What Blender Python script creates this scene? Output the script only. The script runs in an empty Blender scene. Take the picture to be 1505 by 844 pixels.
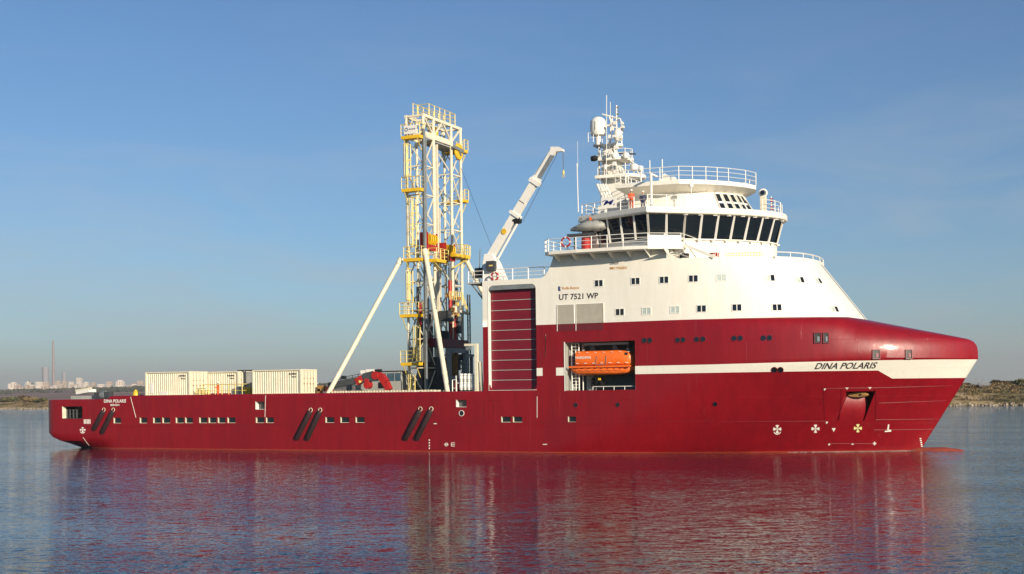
import bpy, bmesh, math, random
from mathutils import Vector, Matrix
random.seed(7)
D = bpy.data
scene = bpy.context.scene
COL = scene.collection

# ------------------------------------------------------------------ camera, sky, sun, exposure
# ship axes: x from stern to bow, y to port (starboard side at y=-10.5), z up from the waterline, metres
F_ = 1897.6; PSI = math.radians(25.45); ROLL = math.radians(.673); Y0 = 579.1; CX, CY, CZ = 110.63, -119.86, 5.48
cam_d = D.cameras.new("camera"); cam = D.objects.new("camera", cam_d); COL.objects.link(cam)
cam_d.sensor_width = 36; cam_d.lens = 36 * F_ / 1505
cam_d.shift_y = (Y0 - 422) / 1505
cam_d.clip_start = .5; cam_d.clip_end = 60000
Rv = Vector((math.cos(PSI), math.sin(PSI), 0)); Fv = Vector((-math.sin(PSI), math.cos(PSI), 0)); Uv = Vector((0, 0, 1))
Xc = Rv * math.cos(ROLL) - Uv * math.sin(ROLL); Yc = Rv * math.sin(ROLL) + Uv * math.cos(ROLL)
m = Matrix((Xc, Yc, -Fv)).transposed().to_4x4(); m.translation = (CX, CY, CZ)
cam.matrix_world = m
scene.camera = cam

SUN_AZ = math.radians(57); SUN_EL = math.radians(17)
SV = Vector((math.sin(SUN_AZ) * math.cos(SUN_EL), -math.cos(SUN_AZ) * math.cos(SUN_EL), math.sin(SUN_EL)))
sun_d = D.lights.new("sun", 'SUN'); sun_d.energy = 4.9; sun_d.angle = math.radians(.53); sun_d.color = (1, .87, .68)
sun = D.objects.new("sun", sun_d); COL.objects.link(sun)
sun.rotation_euler = (-SV).to_track_quat('-Z', 'Y').to_euler(); sun.location = (200, -200, 150)

world = D.worlds.new("World"); scene.world = world; world.use_nodes = True
nt = world.node_tree; nt.nodes.clear()
def N(t, ty, **k):
    n = t.nodes.new(ty)
    for a, b in k.items(): setattr(n, a, b)
    return n
sky = N(nt, 'ShaderNodeTexSky'); sky.sky_type = 'NISHITA'; sky.sun_disc = False
sky.sun_elevation = SUN_EL; sky.sun_rotation = math.atan2(SV.x, SV.y)
sky.air_density = 1.0; sky.dust_density = .3; sky.ozone_density = 4.0; sky.altitude = 0
bg = N(nt, 'ShaderNodeBackground'); bg.inputs[1].default_value = .076
wo = N(nt, 'ShaderNodeOutputWorld')
# thin cirrus: a procedural streak texture on the sky direction
tc = N(nt, 'ShaderNodeTexCoord'); mp = N(nt, 'ShaderNodeMapping'); mp.inputs['Scale'].default_value = (2.2, 2.2, 11); mp.inputs['Rotation'].default_value = (0, .12, 0)
nz = N(nt, 'ShaderNodeTexNoise'); nz.inputs['Scale'].default_value = 2.2; nz.inputs['Detail'].default_value = 7; nz.inputs['Roughness'].default_value = .55; nz.inputs['Distortion'].default_value = .6
cr = N(nt, 'ShaderNodeMapRange'); cr.inputs['From Min'].default_value = .47; cr.inputs['From Max'].default_value = .75; cr.inputs['To Max'].default_value = .42
sx = N(nt, 'ShaderNodeSeparateXYZ'); fz = N(nt, 'ShaderNodeMapRange'); fz.inputs['From Min'].default_value = .30; fz.inputs['From Max'].default_value = .08
ml = N(nt, 'ShaderNodeMath', operation='MULTIPLY'); mx = N(nt, 'ShaderNodeMix', data_type='RGBA'); mx.inputs[7].default_value = (4.6, 5.0, 5.4, 1)
L = nt.links.new
L(tc.outputs['Generated'], mp.inputs[0]); L(mp.outputs[0], nz.inputs[0]); L(nz.outputs[0], cr.inputs[0])
L(tc.outputs['Generated'], sx.inputs[0]); L(sx.outputs[2], fz.inputs[0]); L(cr.outputs[0], ml.inputs[0]); L(fz.outputs[0], ml.inputs[1])
wb = N(nt, 'ShaderNodeMix', data_type='RGBA', blend_type='MULTIPLY'); wb.inputs[0].default_value = 1; wb.inputs[7].default_value = (.77, .92, 1.04, 1)   # white balance of the sky
L(sky.outputs[0], wb.inputs[6])
L(ml.outputs[0], mx.inputs[0]); L(wb.outputs[2], mx.inputs[6]); L(mx.outputs[2], bg.inputs[0]); L(bg.outputs[0], wo.inputs[0])

scene.view_settings.view_transform = 'Standard'; scene.view_settings.look = 'None'
scene.view_settings.gamma = 1; scene.view_settings.use_curve_mapping = False
scene.view_settings.exposure = 0.45
scene.render.engine = 'CYCLES'
scene.cycles.use_denoising = True
scene.cycles.max_bounces = 6; scene.cycles.volume_bounces = 0

# ------------------------------------------------------------------ measuring helpers (photo pixel -> point on a real plane)
def ray(px, py):
    x = px - 752.5; y = py - Y0; c, s = math.cos(ROLL), math.sin(ROLL)
    u = x * c - y * s; v = x * s + y * c
    return (math.cos(PSI) * u / F_ - math.sin(PSI), math.sin(PSI) * u / F_ + math.cos(PSI), -v / F_)
def S(px, py, Y=-10.5):
    d = ray(px, py); t = (Y - CY) / d[1]; return Vector((CX + d[0] * t, Y, CZ + d[2] * t))
def DIST(px, py, dist):
    d = ray(px, py); return Vector((CX + d[0] * dist, CY + d[1] * dist, CZ + d[2] * dist))

def lerp(a, b, t): return a + (b - a) * t
def cl(t, a=0., b=1.): return max(a, min(b, t))
def sm(t): t = cl(t); return t * t * (3 - 2 * t)
def interp(x, pts):
    if x <= pts[0][0]: return pts[0][1]
    for (a, b), (c, d) in zip(pts, pts[1:]):
        if x <= c: return lerp(b, d, (x - a) / (c - a))
    return pts[-1][1]

# ------------------------------------------------------------------ materials
MAT = {}
def mat(name, col, rough=.5, metal=0., var=.12, vs=1.5, bump=0., bs=8., coat=0., col2=None, alpha=None, spec=.5, streak=0., seam=False):
    m = D.materials.new(name); m.use_nodes = True; t = m.node_tree; b = t.nodes['Principled BSDF']
    b.inputs['Roughness'].default_value = rough; b.inputs['Metallic'].default_value = metal
    b.inputs['Specular IOR Level'].default_value = spec
    if coat: b.inputs['Coat Weight'].default_value = coat; b.inputs['Coat Roughness'].default_value = .12
    l = t.links.new
    tc = N(t, 'ShaderNodeTexCoord'); mp_ = N(t, 'ShaderNodeMapping'); l(tc.outputs['Object'], mp_.inputs[0])
    if streak: mp_.inputs['Scale'].default_value = (streak, streak, .35)
    n = N(t, 'ShaderNodeTexNoise'); n.inputs['Scale'].default_value = vs; n.inputs['Detail'].default_value = 5; n.inputs['Roughness'].default_value = .65
    l(mp_.outputs[0], n.inputs[0])
    mr = N(t, 'ShaderNodeMapRange'); mr.inputs['From Min'].default_value = .3; mr.inputs['From Max'].default_value = .7
    l(n.outputs[0], mr.inputs[0])
    mx = N(t, 'ShaderNodeMix', data_type='RGBA')
    c2 = col2 or tuple(c * (1 - var) for c in col)
    mx.inputs[6].default_value = (*c2, 1); mx.inputs[7].default_value = (*[min(1, c * (1 + (0 if col2 else var))) for c in col], 1)
    l(mr.outputs[0], mx.inputs[0]); l(mx.outputs[2], b.inputs['Base Color'])
    if seam:
        sx = N(t, 'ShaderNodeSeparateXYZ'); l(tc.outputs['Object'], sx.inputs[0]); cm = N(t, 'ShaderNodeCombineXYZ'); l(sx.outputs[0], cm.inputs[0]); l(sx.outputs[2], cm.inputs[1])
        br = N(t, 'ShaderNodeTexBrick'); br.inputs['Scale'].default_value = 1; br.inputs['Brick Width'].default_value = 5.5; br.inputs['Row Height'].default_value = 1.45; br.inputs['Mortar Size'].default_value = .018; l(cm.outputs[0], br.inputs[0])
        wn = N(t, 'ShaderNodeTexNoise'); wn.inputs['Scale'].default_value = 1.1; wn.inputs['Detail'].default_value = 2; l(tc.outputs['Object'], wn.inputs[0])
        ad = N(t, 'ShaderNodeMath', operation='MULTIPLY_ADD'); ad.inputs[1].default_value = .3; l(wn.outputs[0], ad.inputs[0]); ml_ = N(t, 'ShaderNodeMath', operation='MULTIPLY'); ml_.inputs[1].default_value = .12; l(br.outputs['Fac'], ml_.inputs[0]); l(ml_.outputs[0], ad.inputs[2])
        bp = N(t, 'ShaderNodeBump'); bp.inputs['Strength'].default_value = .4; bp.inputs['Distance'].default_value = .12; l(ad.outputs[0], bp.inputs['Height']); l(bp.outputs[0], b.inputs['Normal'])
    if bump:
        n2 = N(t, 'ShaderNodeTexNoise'); n2.inputs['Scale'].default_value = bs; n2.inputs['Detail'].default_value = 4
        bp = N(t, 'ShaderNodeBump'); bp.inputs['Strength'].default_value = bump; bp.inputs['Distance'].default_value = .1
        l(tc.outputs['Object'], n2.inputs[0]); l(n2.outputs[0], bp.inputs['Height']); l(bp.outputs[0], b.inputs['Normal'])
    MAT[name] = m
    return m
mat('white', (.82, .785, .70), .42, var=.05, vs=.8, streak=2.4, col2=(.76, .72, .62), seam=True)
mat('white_clean', (.80, .77, .70), .38, var=.04)
mat('cream', (.72, .66, .50), .5, var=.1, vs=2)
mat('panel_white', (.62, .60, .52), .6, var=.1)
mat('grey_light', (.36, .36, .33), .6, var=.12)
mat('louvre', (.40, .37, .30), .7, var=.08)
mat('louvre_red', (.13, .012, .018), .6, var=.08)
mat('grey', (.17, .19, .20), .5, var=.2)
mat('grey_dark', (.05, .055, .06), .5, var=.2)
mat('black', (.012, .012, .014), .5, var=.2)
mat('glass', (.008, .012, .016), .06, var=.1, spec=.6)
mat('glass_blue', (.06, .11, .15), .08, var=.2, spec=.8)
mat('curtain', (.45, .52, .48), .5, var=.25, vs=4)
mat('yellow', (.75, .46, .02), .45, var=.12)
mat('yellow_pale', (.70, .55, .14), .5, var=.12)
mat('orange', (.85, .16, .02), .38, var=.1, vs=1.2)
mat('orange_suit', (.85, .10, .02), .7, var=.15, vs=5)
mat('red', (.36, .015, .012), .4, var=.15)
mat('maroon', (.165, .006, .016), .42, var=.08, vs=.6)
mat('rubber', (.022, .008, .010), .75, var=.3)
mat('skin', (.45, .26, .18), .6)
mat('navy', (.02, .025, .07), .7)
mat('deck_green', (.05, .09, .07), .7)
mat('rust', (.32, .17, .05), .7, var=.3, vs=3)
mat('text_dark', (.04, .035, .04), .5)
mat('text_orange', (.60, .30, .06), .5)
mat('text_white', (.80, .78, .70), .5, var=.03)
mat('text_yellow', (.75, .75, .35), .5, var=.03)
mat('text_blue', (.02, .03, .18), .5)
mat('metal', (.35, .36, .37), .35, metal=.7)
mat('oxide', (.30, .06, .03), .6, var=.3)
mat('inner_dark', (.10, .095, .09), .7, var=.3)

def hull_material():
    m = D.materials.new('hull_paint'); m.use_nodes = True; t = m.node_tree; b = t.nodes['Principled BSDF']; l = t.links.new
    def M(op, a, c=None, clamp=False):
        n = N(t, 'ShaderNodeMath', operation=op); n.use_clamp = clamp
        for i, v in enumerate((a, c)):
            if v is None: continue
            if isinstance(v, (int, float)): n.inputs[i].default_value = v
            else: l(v, n.inputs[i])
        return n.outputs[0]
    tc = N(t, 'ShaderNodeTexCoord'); sp = N(t, 'ShaderNodeSeparateXYZ'); l(tc.outputs['Object'], sp.inputs[0])
    x, z = sp.outputs[0], sp.outputs[2]
    k = M('DIVIDE', M('SUBTRACT', x, 91.4), 1.0, True)
    zlo = M('SUBTRACT', 7.12, M('MULTIPLY', k, .70))
    zhi = M('ADD', 7.85, M('MULTIPLY', M('DIVIDE', M('SUBTRACT', x, 78), 18, True), .17))
    band = M('MULTIPLY', M('GREATER_THAN', z, zlo), M('LESS_THAN', z, zhi))
    xs = M('GREATER_THAN', x, 61.15)
    gap = M('MULTIPLY', M('GREATER_THAN', x, 61.75), M('LESS_THAN', x, 63.12))
    band = M('MULTIPLY', band, M('MULTIPLY', xs, M('SUBTRACT', 1, gap)))
    # red paint with weathering streaks
    mp_ = N(t, 'ShaderNodeMapping'); mp_.inputs['Scale'].default_value = (1.5, 1.5, .18); l(tc.outputs['Object'], mp_.inputs[0])
    n1 = N(t, 'ShaderNodeTexNoise'); n1.inputs['Scale'].default_value = .9; n1.inputs['Detail'].default_value = 8; n1.inputs['Roughness'].default_value = .7; l(mp_.outputs[0], n1.inputs[0])
    n2 = N(t, 'ShaderNodeTexNoise'); n2.inputs['Scale'].default_value = .12; n2.inputs['Detail'].default_value = 3; l(tc.outputs['Object'], n2.inputs[0])
    s = M('ADD', M('MULTIPLY', n1.outputs[0], .6), M('MULTIPLY', n2.outputs[0], .4))
    mr = N(t, 'ShaderNodeMapRange'); mr.inputs['From Min'].default_value = .35; mr.inputs['From Max'].default_value = .65; l(s, mr.inputs[0])
    red = N(t, 'ShaderNodeMix', data_type='RGBA'); red.inputs[6].default_value = (.180, .0025, .0075, 1); red.inputs[7].default_value = (.265, .0035, .0095, 1); l(mr.outputs[0], red.inputs[0])
    c1 = N(t, 'ShaderNodeMix', data_type='RGBA'); l(band, c1.inputs[0]); l(red.outputs[2], c1.inputs[6]); c1.inputs[7].default_value = (.80, .76, .66, 1)
    mp2 = N(t, 'ShaderNodeMapping'); mp2.inputs['Scale'].default_value = (3.2, 3.2, .10); l(tc.outputs['Object'], mp2.inputs[0])
    n4 = N(t, 'ShaderNodeTexNoise'); n4.inputs['Scale'].default_value = 1.1; n4.inputs['Detail'].default_value = 5; n4.inputs['Roughness'].default_value = .7; l(mp2.outputs[0], n4.inputs[0])
    mr4 = N(t, 'ShaderNodeMapRange'); mr4.inputs['From Min'].default_value = .60; mr4.inputs['From Max'].default_value = .78; mr4.inputs['To Max'].default_value = .30; l(n4.outputs[0], mr4.inputs[0])
    c0 = N(t, 'ShaderNodeMix', data_type='RGBA'); l(mr4.outputs[0], c0.inputs[0]); l(c1.outputs[2], c0.inputs[6]); c0.inputs[7].default_value = (.30, .10, .085, 1); c1 = c0
    # boot-top line and slime at the waterline
    n3 = N(t, 'ShaderNodeTexNoise'); n3.inputs['Scale'].default_value = 1.2; n3.inputs['Detail'].default_value = 6; l(tc.outputs['Object'], n3.inputs[0])
    wl = M('LESS_THAN', z, M('ADD', .02, M('MULTIPLY', n3.outputs[0], .12)))
    c2 = N(t, 'ShaderNodeMix', data_type='RGBA'); l(wl, c2.inputs[0]); l(c1.outputs[2], c2.inputs[6]); c2.inputs[7].default_value = (.30, .04, .015, 1)
    # dark underwater paint on the raked stern bottom
    st = M('MULTIPLY', M('LESS_THAN', x, 11), M('LESS_THAN', z, M('SUBTRACT', .95, M('MULTIPLY', x, .15))))
    c3 = N(t, 'ShaderNodeMix', data_type='RGBA'); l(st, c3.inputs[0]); l(c2.outputs[2], c3.inputs[6]); c3.inputs[7].default_value = (.055, .03, .025, 1)
    l(c3.outputs[2], b.inputs['Base Color'])
    b.inputs['Roughness'].default_value = .42; b.inputs['Specular IOR Level'].default_value = .35
    b.inputs['Coat Weight'].default_value = .28; b.inputs['Coat Roughness'].default_value = .13
    # plate seams + slight unevenness of welded plates
    cm = N(t, 'ShaderNodeCombineXYZ'); l(x, cm.inputs[0]); l(z, cm.inputs[1])
    br = N(t, 'ShaderNodeTexBrick'); br.inputs['Scale'].default_value = 1; br.inputs['Brick Width'].default_value = 9; br.inputs['Row Height'].default_value = 2.45
    br.inputs['Mortar Size'].default_value = .025; br.inputs['Mortar Smooth'].default_value = .5; l(cm.outputs[0], br.inputs[0])
    w = N(t, 'ShaderNodeTexNoise'); w.inputs['Scale'].default_value = .9; w.inputs['Detail'].default_value = 2; l(tc.outputs['Object'], w.inputs[0])
    h = M('ADD', M('MULTIPLY', br.outputs['Fac'], .10), M('MULTIPLY', w.outputs[0], .35))
    bp = N(t, 'ShaderNodeBump'); bp.inputs['Strength'].default_value = .55; bp.inputs['Distance'].default_value = .12; l(h, bp.inputs['Height']); l(bp.outputs[0], b.inputs['Normal'])
    l(bp.outputs[0], b.inputs['Coat Normal'])
    MAT['hull'] = m
hull_material()

# ------------------------------------------------------------------ mesh builder
class MB:
    def __init__(s): s.v = []; s.f = []; s.mi = []; s.mats = []; s.cur = 0
    def use(s, name):
        if name not in s.mats: s.mats.append(name)
        s.cur = s.mats.index(name); return s
    def add(s, vs, fs):
        o = len(s.v); s.v += [Vector(v) for v in vs]
        for f in fs: s.f.append([i + o for i in f]); s.mi.append(s.cur)
        return s
    def box(s, c, d, rot=None):
        hx, hy, hz = d[0] / 2, d[1] / 2, d[2] / 2; c = Vector(c)
        P = [Vector((a * hx, b * hy, e * hz)) for a in (-1, 1) for b in (-1, 1) for e in (-1, 1)]
        if rot is not None: P = [rot @ p for p in P]
        return s.add([c + p for p in P], [(0, 1, 3, 2), (4, 6, 7, 5), (0, 4, 5, 1), (2, 3, 7, 6), (0, 2, 6, 4), (1, 5, 7, 3)])
    def bx(s, x0, x1, y0, y1, z0, z1): return s.box(((x0 + x1) / 2, (y0 + y1) / 2, (z0 + z1) / 2), (x1 - x0, y1 - y0, z1 - z0))
    def frame_of(s, a, b):
        d = (Vector(b) - Vector(a)); L_ = d.length; d.normalize()
        u = Vector((0, 0, 1)) if abs(d.z) < .95 else Vector((1, 0, 0))
        p = d.cross(u).normalized(); q = p.cross(d).normalized(); return d, p, q, L_
    def beam(s, a, b, w, h=None):           # w across, h in the upright sense
        h = h or w; d, p, q, L_ = s.frame_of(a, b); a = Vector(a); b = Vector(b); P = []
        for e in (a, b):
            for i, j in ((-1, -1), (1, -1), (1, 1), (-1, 1)): P.append(e + p * i * w / 2 + q * j * h / 2)
        return s.add(P, [(3, 2, 1, 0), (4, 5, 6, 7), (0, 1, 5, 4), (1, 2, 6, 5), (2, 3, 7, 6), (3, 0, 4, 7)])
    def tube(s, a, b, r, n=8, r2=None):
        r2 = r if r2 is None else r2; d, p, q, L_ = s.frame_of(a, b); P = []
        for e, rr in ((Vector(a), r), (Vector(b), r2)):
            for i in range(n):
                t = 2 * math.pi * i / n; P.append(e + (p * math.cos(t) + q * math.sin(t)) * rr)
        F = [(i, (i + 1) % n, n + (i + 1) % n, n + i) for i in range(n)] + [tuple(range(n - 1, -1, -1)), tuple(range(n, 2 * n))]
        return s.add(P, F)
    def path(s, pts, r, n=5):
        for a, b in zip(pts, pts[1:]): s.tube(a, b, r, n)
        return s
    def lathe(s, c, prof, n=20, axis='z'):
        c = Vector(c); P = []; F = []
        for (r, h) in prof:
            for i in range(n):
                t = 2 * math.pi * i / n; a, b = r * math.cos(t), r * math.sin(t)
                P.append(c + (Vector((a, b, h)) if axis == 'z' else Vector((h, a, b)) if axis == 'x' else Vector((a, h, b))))
        m_ = len(prof)
        for k in range(m_ - 1):
            for i in range(n): F.append((k * n + i, k * n + (i + 1) % n, (k + 1) * n + (i + 1) % n, (k + 1) * n + i))
        F.append(tuple(range(n - 1, -1, -1))); F.append(tuple(range((m_ - 1) * n, m_ * n)))
        return s.add(P, F)
    def torus(s, c, R, r, nrm, n=18, k=6):
        c = Vector(c); nrm = Vector(nrm).normalized(); u = nrm.orthogonal().normalized(); w = nrm.cross(u); P = []; F = []
        for i in range(n):
            t = 2 * math.pi * i / n; e = u * math.cos(t) + w * math.sin(t)
            for j in range(k):
                q = 2 * math.pi * j / k; P.append(c + e * (R + r * math.cos(q)) + nrm * r * math.sin(q))
        for i in range(n):
            for j in range(k): F.append((i * k + j, ((i + 1) % n) * k + j, ((i + 1) % n) * k + (j + 1) % k, i * k + (j + 1) % k))
        return s.add(P, F)
    def loft(s, rings, closed=True, caps=True):   # rings: lists of equal length of points
        n = len(rings[0]); P = [p for r_ in rings for p in r_]; F = []
        for k in range(len(rings) - 1):
            for i in range(n if closed else n - 1):
                j = (i + 1) % n; F.append((k * n + i, k * n + j, (k + 1) * n + j, (k + 1) * n + i))
        if caps and closed: F.append(tuple(range(n - 1, -1, -1))); F.append(tuple(range((len(rings) - 1) * n, len(rings) * n)))
        return s.add(P, F)
    def rail(s, pts, h=1.05, n=3, sp=1.5, r=.035, post=.04, lean=(0, 0, 0), closed=False):
        pts = [Vector(p) for p in pts]; lean = Vector(lean)
        if closed: pts = pts + [pts[0]]
        up = Vector((0, 0, h)) + lean
        for k in range(1, n + 1): s.path([p + up * (k / n) for p in pts], r if k == n else r * .75, 4)
        for a, b in zip(pts, pts[1:]):
            m_ = max(1, round((b - a).length / sp))
            for i in range(m_): s.tube(a.lerp(b, i / m_), a.lerp(b, i / m_) + up, post, 4)
        s.tube(pts[-1], pts[-1] + up, post, 4)
        return s
    def build(s, name, parent=None, origin=None, smooth=None, bevel=0., recalc=True):
        if origin is None: origin = Vector(parent['_o']) if parent is not None and '_o' in parent else Vector((0, 0, 0))
        origin = Vector(origin)
        me = D.meshes.new(name); me.from_pydata([v - origin for v in s.v], [], s.f)
        for n_ in s.mats: me.materials.append(MAT[n_])
        me.polygons.foreach_set('material_index', s.mi)
        bm = bmesh.new(); bm.from_mesh(me)
        if recalc: bmesh.ops.recalc_face_normals(bm, faces=bm.faces)
        bm.to_mesh(me); bm.free()
        if smooth:
            me.polygons.foreach_set('use_smooth', [True] * len(me.polygons))
            me.set_sharp_from_angle(angle=math.radians(smooth))
        o = D.objects.new(name, me); COL.objects.link(o)
        o['_o'] = list(origin)
        if parent is not None: o.parent = parent
        else: o.location = origin
        if bevel:
            b = o.modifiers.new('bevel', 'BEVEL'); b.width = bevel; b.segments = 2; b.limit_method = 'ANGLE'
        return o
def tag(o, label=None, cat=None, group=None, kind=None):
    for k, v in (('label', label), ('category', cat), ('group', group), ('kind', kind)):
        if v: o[k] = v
    return o
def thing(name, label, cat, loc, group=None):
    o = D.objects.new(name, None); COL.objects.link(o); o.location = loc; o['_o'] = list(loc); o.empty_display_size = .5
    return tag(o, label, cat, group)

# ------------------------------------------------------------------ hull form
def XE(z):                                   # stem position per height
    return lerp(94.0, 98.85, cl((z - .1) / 7.9, -.3, 1))
def X0(z): return 0. if z >= 1.7 else (1.7 - z) * 2.25
def b_low(x, z):
    k = cl(z / 8); xs = lerp(61, 77, k ** .8); xe = XE(z); t = cl((x - xs) / (xe - xs))
    b = 10.5 * max(0., 1 - t ** lerp(1.8, 2.2, k)) ** lerp(.97, .80, k)
    if x < 13:
        d = max(0, 1 - z / .9); e = max(0, 1 - x / 11.) ** 1.5; b -= 3.0 * d * e
        if x < 1.3: b -= .5 * (1 - x / 1.3) ** 2
    return b
def foot_b(x, xe=89.3, q=.43): t = cl((x - 70) / (xe - 70)); return 10.5 * max(0, 1 - t ** 2.3) ** q
RIDGE = [(89.3, 11.82), (90.95, 11.45), (93.91, 10.78), (96.8, 10.14), (98.22, 9.8), (98.6, 9.55), (98.80, 9.25), (98.9, 8.8)]
def cap_pt(x, v):                            # v 0..1 from z=8 up to the foot of the white block / ridge
    zz = 8 + 3.85 * v
    b8 = b_low(x, 8) + .14 * sm((x - 84) / 8) * (1 if x < 98.5 else .4)
    bin_ = foot_b(x) if x < 89.3 else 0.; zin = 11.85 if x < 89.3 else interp(x, RIDGE)
    a = v * math.pi / 2
    y = bin_ + (b8 - bin_) * max(0, math.cos(a)) ** .32; z = 8 + (zin - 8) * math.sin(a) ** .74
    w = sm((x - 72) / 8)
    return lerp(10.5, y, w) if x > 72 else b_low(x, 8), lerp(zz, z, w)
def sup_b(x, z):
    k = cl((z - 11.85) / 5.5); xe = lerp(89.3, 85.1, k); t = cl((x - 70) / (xe - 70)); return 10.5 * max(0, 1 - t ** 2.3) ** .43
def surf_b(x, z):
    if z <= 8: return b_low(x, z)
    if z <= 11.85:
        lo, hi = 0., 1.
        for _ in range(18):
            mid = (lo + hi) / 2
            if cap_pt(x, mid)[1] < z: lo = mid
            else: hi = mid
        return cap_pt(x, lo)[0]
    return sup_b(x, z)
def hit(px, py, off=0.):
    Y = -10.5
    for _ in range(40):
        P = S(px, py, Y); Yn = -surf_b(P.x, P.z); Y = lerp(Y, Yn, .6)
    P = S(px, py, Y)
    if off:
        n = nrm_at(P); P = P + n * off
    return P
def nrm_at(P):
    e = .15
    dx = (surf_b(P.x + e, P.z) - surf_b(P.x - e, P.z)) / (2 * e); dz = (surf_b(P.x, P.z + e) - surf_b(P.x, P.z - e)) / (2 * e)
    dz = cl(dz, -3, 3); dx = cl(dx, -6, 6)
    return Vector((-dx, -1, -dz)).normalized()

def rect(px0, py0, px1, py1):
    a = S(px0, py1); b = S(px1, py0); a2 = S(px0, py0); b2 = S(px1, py1)
    return (a.x, b.x, (a.z + b2.z) / 2, (a2.z + b.z) / 2)
BAY = rect(831, 502, 933, 573.5)
DOOR = (56.2, 61.15, 5.85, 15.72)
STERN = rect(92, 597.5, 121, 615)
PORTS = [rect(cx - w / 2, 618.2 - (cx - 172) * .0026 - 4, cx + w / 2, 618.2 - (cx - 172) * .0026 + 3.6) for cx, w in
         [(172.5, 10), (211, 10), (231, 10.5), (244.5, 10.5), (264.5, 11), (278, 10.5), (299, 11), (312.5, 10.5), (326, 10.5), (340.5, 11),
          (382.5, 11.5), (397, 11), (485, 12), (507, 12), (529.5, 12.5), (744, 13), (761, 13), (841, 11)]]
HATCH = [rect(376, 590.5, 388.5, 601.5), rect(671, 588, 685.5, 598)]
def s_of(x, z):                              # forward of 72 the columns follow the stem rake
    return x if x <= 72 else 72 + (x - 72) / (XE(z) - 72) * 26.9
aL = hit(1237, 595); aR = hit(1279, 595)
POCK_S = (s_of(aL.x, aL.z), s_of(aR.x, aR.z)); POCK_Z = (2.75, 5.35)
HOLES = [BAY, DOOR, STERN] + PORTS + HATCH + [(POCK_S[0], POCK_S[1], *POCK_Z)]

def col_x(s, z):
    if s <= 6: return X0(z) + s * (6 - X0(z)) / 6
    if s <= 72: return s
    return 72 + (s - 72) / 26.9 * (XE(z) - 72)
def lines(base, extra, eps=.06):
    out = sorted(set(round(e, 4) for e in extra))
    for b in base:
        if all(abs(b - e) > eps for e in out): out.append(b)
    return sorted(out)
SL = lines([0, .25, .5, .9, 1.4, 2, 4, 6, 8, 9.2, 9.6, 11, 13] + [16 + 3 * i for i in range(15)] + [62 + i for i in range(10)] + [72 + .8 * i for i in range(31)] +
           [96.6, 97, 97.4, 97.8, 98.1, 98.35, 98.55, 98.7, 98.8, 98.9], [h[0] for h in HOLES] + [h[1] for h in HOLES] + [55.6, 72.])
ZL = lines([-2, -1.2, -.5, 0, .4, .8, 1.2, 1.7, 2.3, 3, 3.6, 4.2, 4.8, 5.2, 5.72, 6.4, 7.12, 7.6], [z for h in HOLES for z in h[2:] if z < 8] + [5.72, 8.])
ZU = lines([8.06, 8.4, 8.8, 9.2, 9.6, 9.9, 10.2, 10.5, 10.75, 11, 11.2, 11.4, 11.55, 11.67, 11.76, 11.85], [BAY[3], 11.85])
def in_hole(s0, s1, z0, z1):
    s, z = (s0 + s1) / 2, (z0 + z1) / 2
    return any(h[0] < s < h[1] and h[2] < z < h[3] for h in HOLES)
def zbul(x): return 5.38 + .34 * sm((x - 9.0) / .7)

def hull_grid():
    mb = MB().use('hull')
    rows = [('z', z) for z in ZL] + [('c', (z - 8) / 3.85, z) for z in ZU]
    grid = {}
    for j, rw in enumerate(rows):
        for i, s in enumerate(SL):
            if rw[0] == 'z':
                z = rw[1]; x = col_x(s, z); b = b_low(x, z)
                if abs(z - 5.72) < 1e-4 and s < 55.6: z = zbul(x)
                elif z > 5.2 and z < 5.72 and s < 55.6: z = min(z, zbul(x) - .05)
            else:
                x = s if s <= 72 else 72 + (s - 72) / 26.9 * (98.9 - 72)
                b, z = cap_pt(x, rw[1])
            grid[i, j] = (x, b, z)
    used = {}
    def vid(i, j, sgn):
        k = (i, j, sgn)
        if k not in used: x, b, z = grid[i, j]; used[k] = len(mb.v); mb.v.append(Vector((x, sgn * b, z)))
        return used[k]
    zz = [r[1] if r[0] == 'z' else r[2] for r in rows]
    for j in range(len(rows) - 1):
        for i in range(len(SL) - 1):
            if SL[i + 1] <= 55.61 and zz[j + 1] > 5.73: continue
            for sgn in (-1, 1):
                if sgn < 0 and in_hole(SL[i], SL[i + 1], zz[j], zz[j + 1]): continue
                mb.f.append([vid(i, j, sgn), vid(i + 1, j, sgn), vid(i + 1, j + 1, sgn), vid(i, j + 1, sgn)][::-sgn]); mb.mi.append(0)
    # transom, raked bottom, bow ridge is closed by b -> 0
    jt = [j for j in range(len(rows)) if zz[j] <= 5.73]
    for a, b in zip(jt, jt[1:]): mb.f.append([vid(0, a, -1), vid(0, a, 1), vid(0, b, 1), vid(0, b, -1)]); mb.mi.append(0)
    # bulwark rounding and inner face along the working deck
    jb = jt[-1]
    for i in range(len(SL) - 1):
        if SL[i + 1] > 55.61: break
        for sgn in (-1, 1):
            for (o0, h0), (o1, h1) in zip([(0, 0), (.08, .06), (.22, .07), (.34, 0)], [(.08, .06), (.22, .07), (.34, 0), (.36, -.45)]):
                q = []
                for ii, (o_, h_) in ((i, (o0, h0)), (i + 1, (o0, h0)), (i + 1, (o1, h1)), (i, (o1, h1))):
                    x, b, z = grid[ii, jb]; q.append(Vector((x, sgn * (b - o_), z + h_)))
                mb.add(q, [(0, 1, 2, 3)])
    bm = bmesh.new()
    return mb
ship = thing('offshore_vessel', 'large red and white offshore ship with a tall drilling tower, lying across the whole picture', 'ship', (50, 0, 0))
hull = hull_grid()
for f in hull.f: pass
hull = hull.build('hull', ship, smooth=32, recalc=False)
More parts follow.
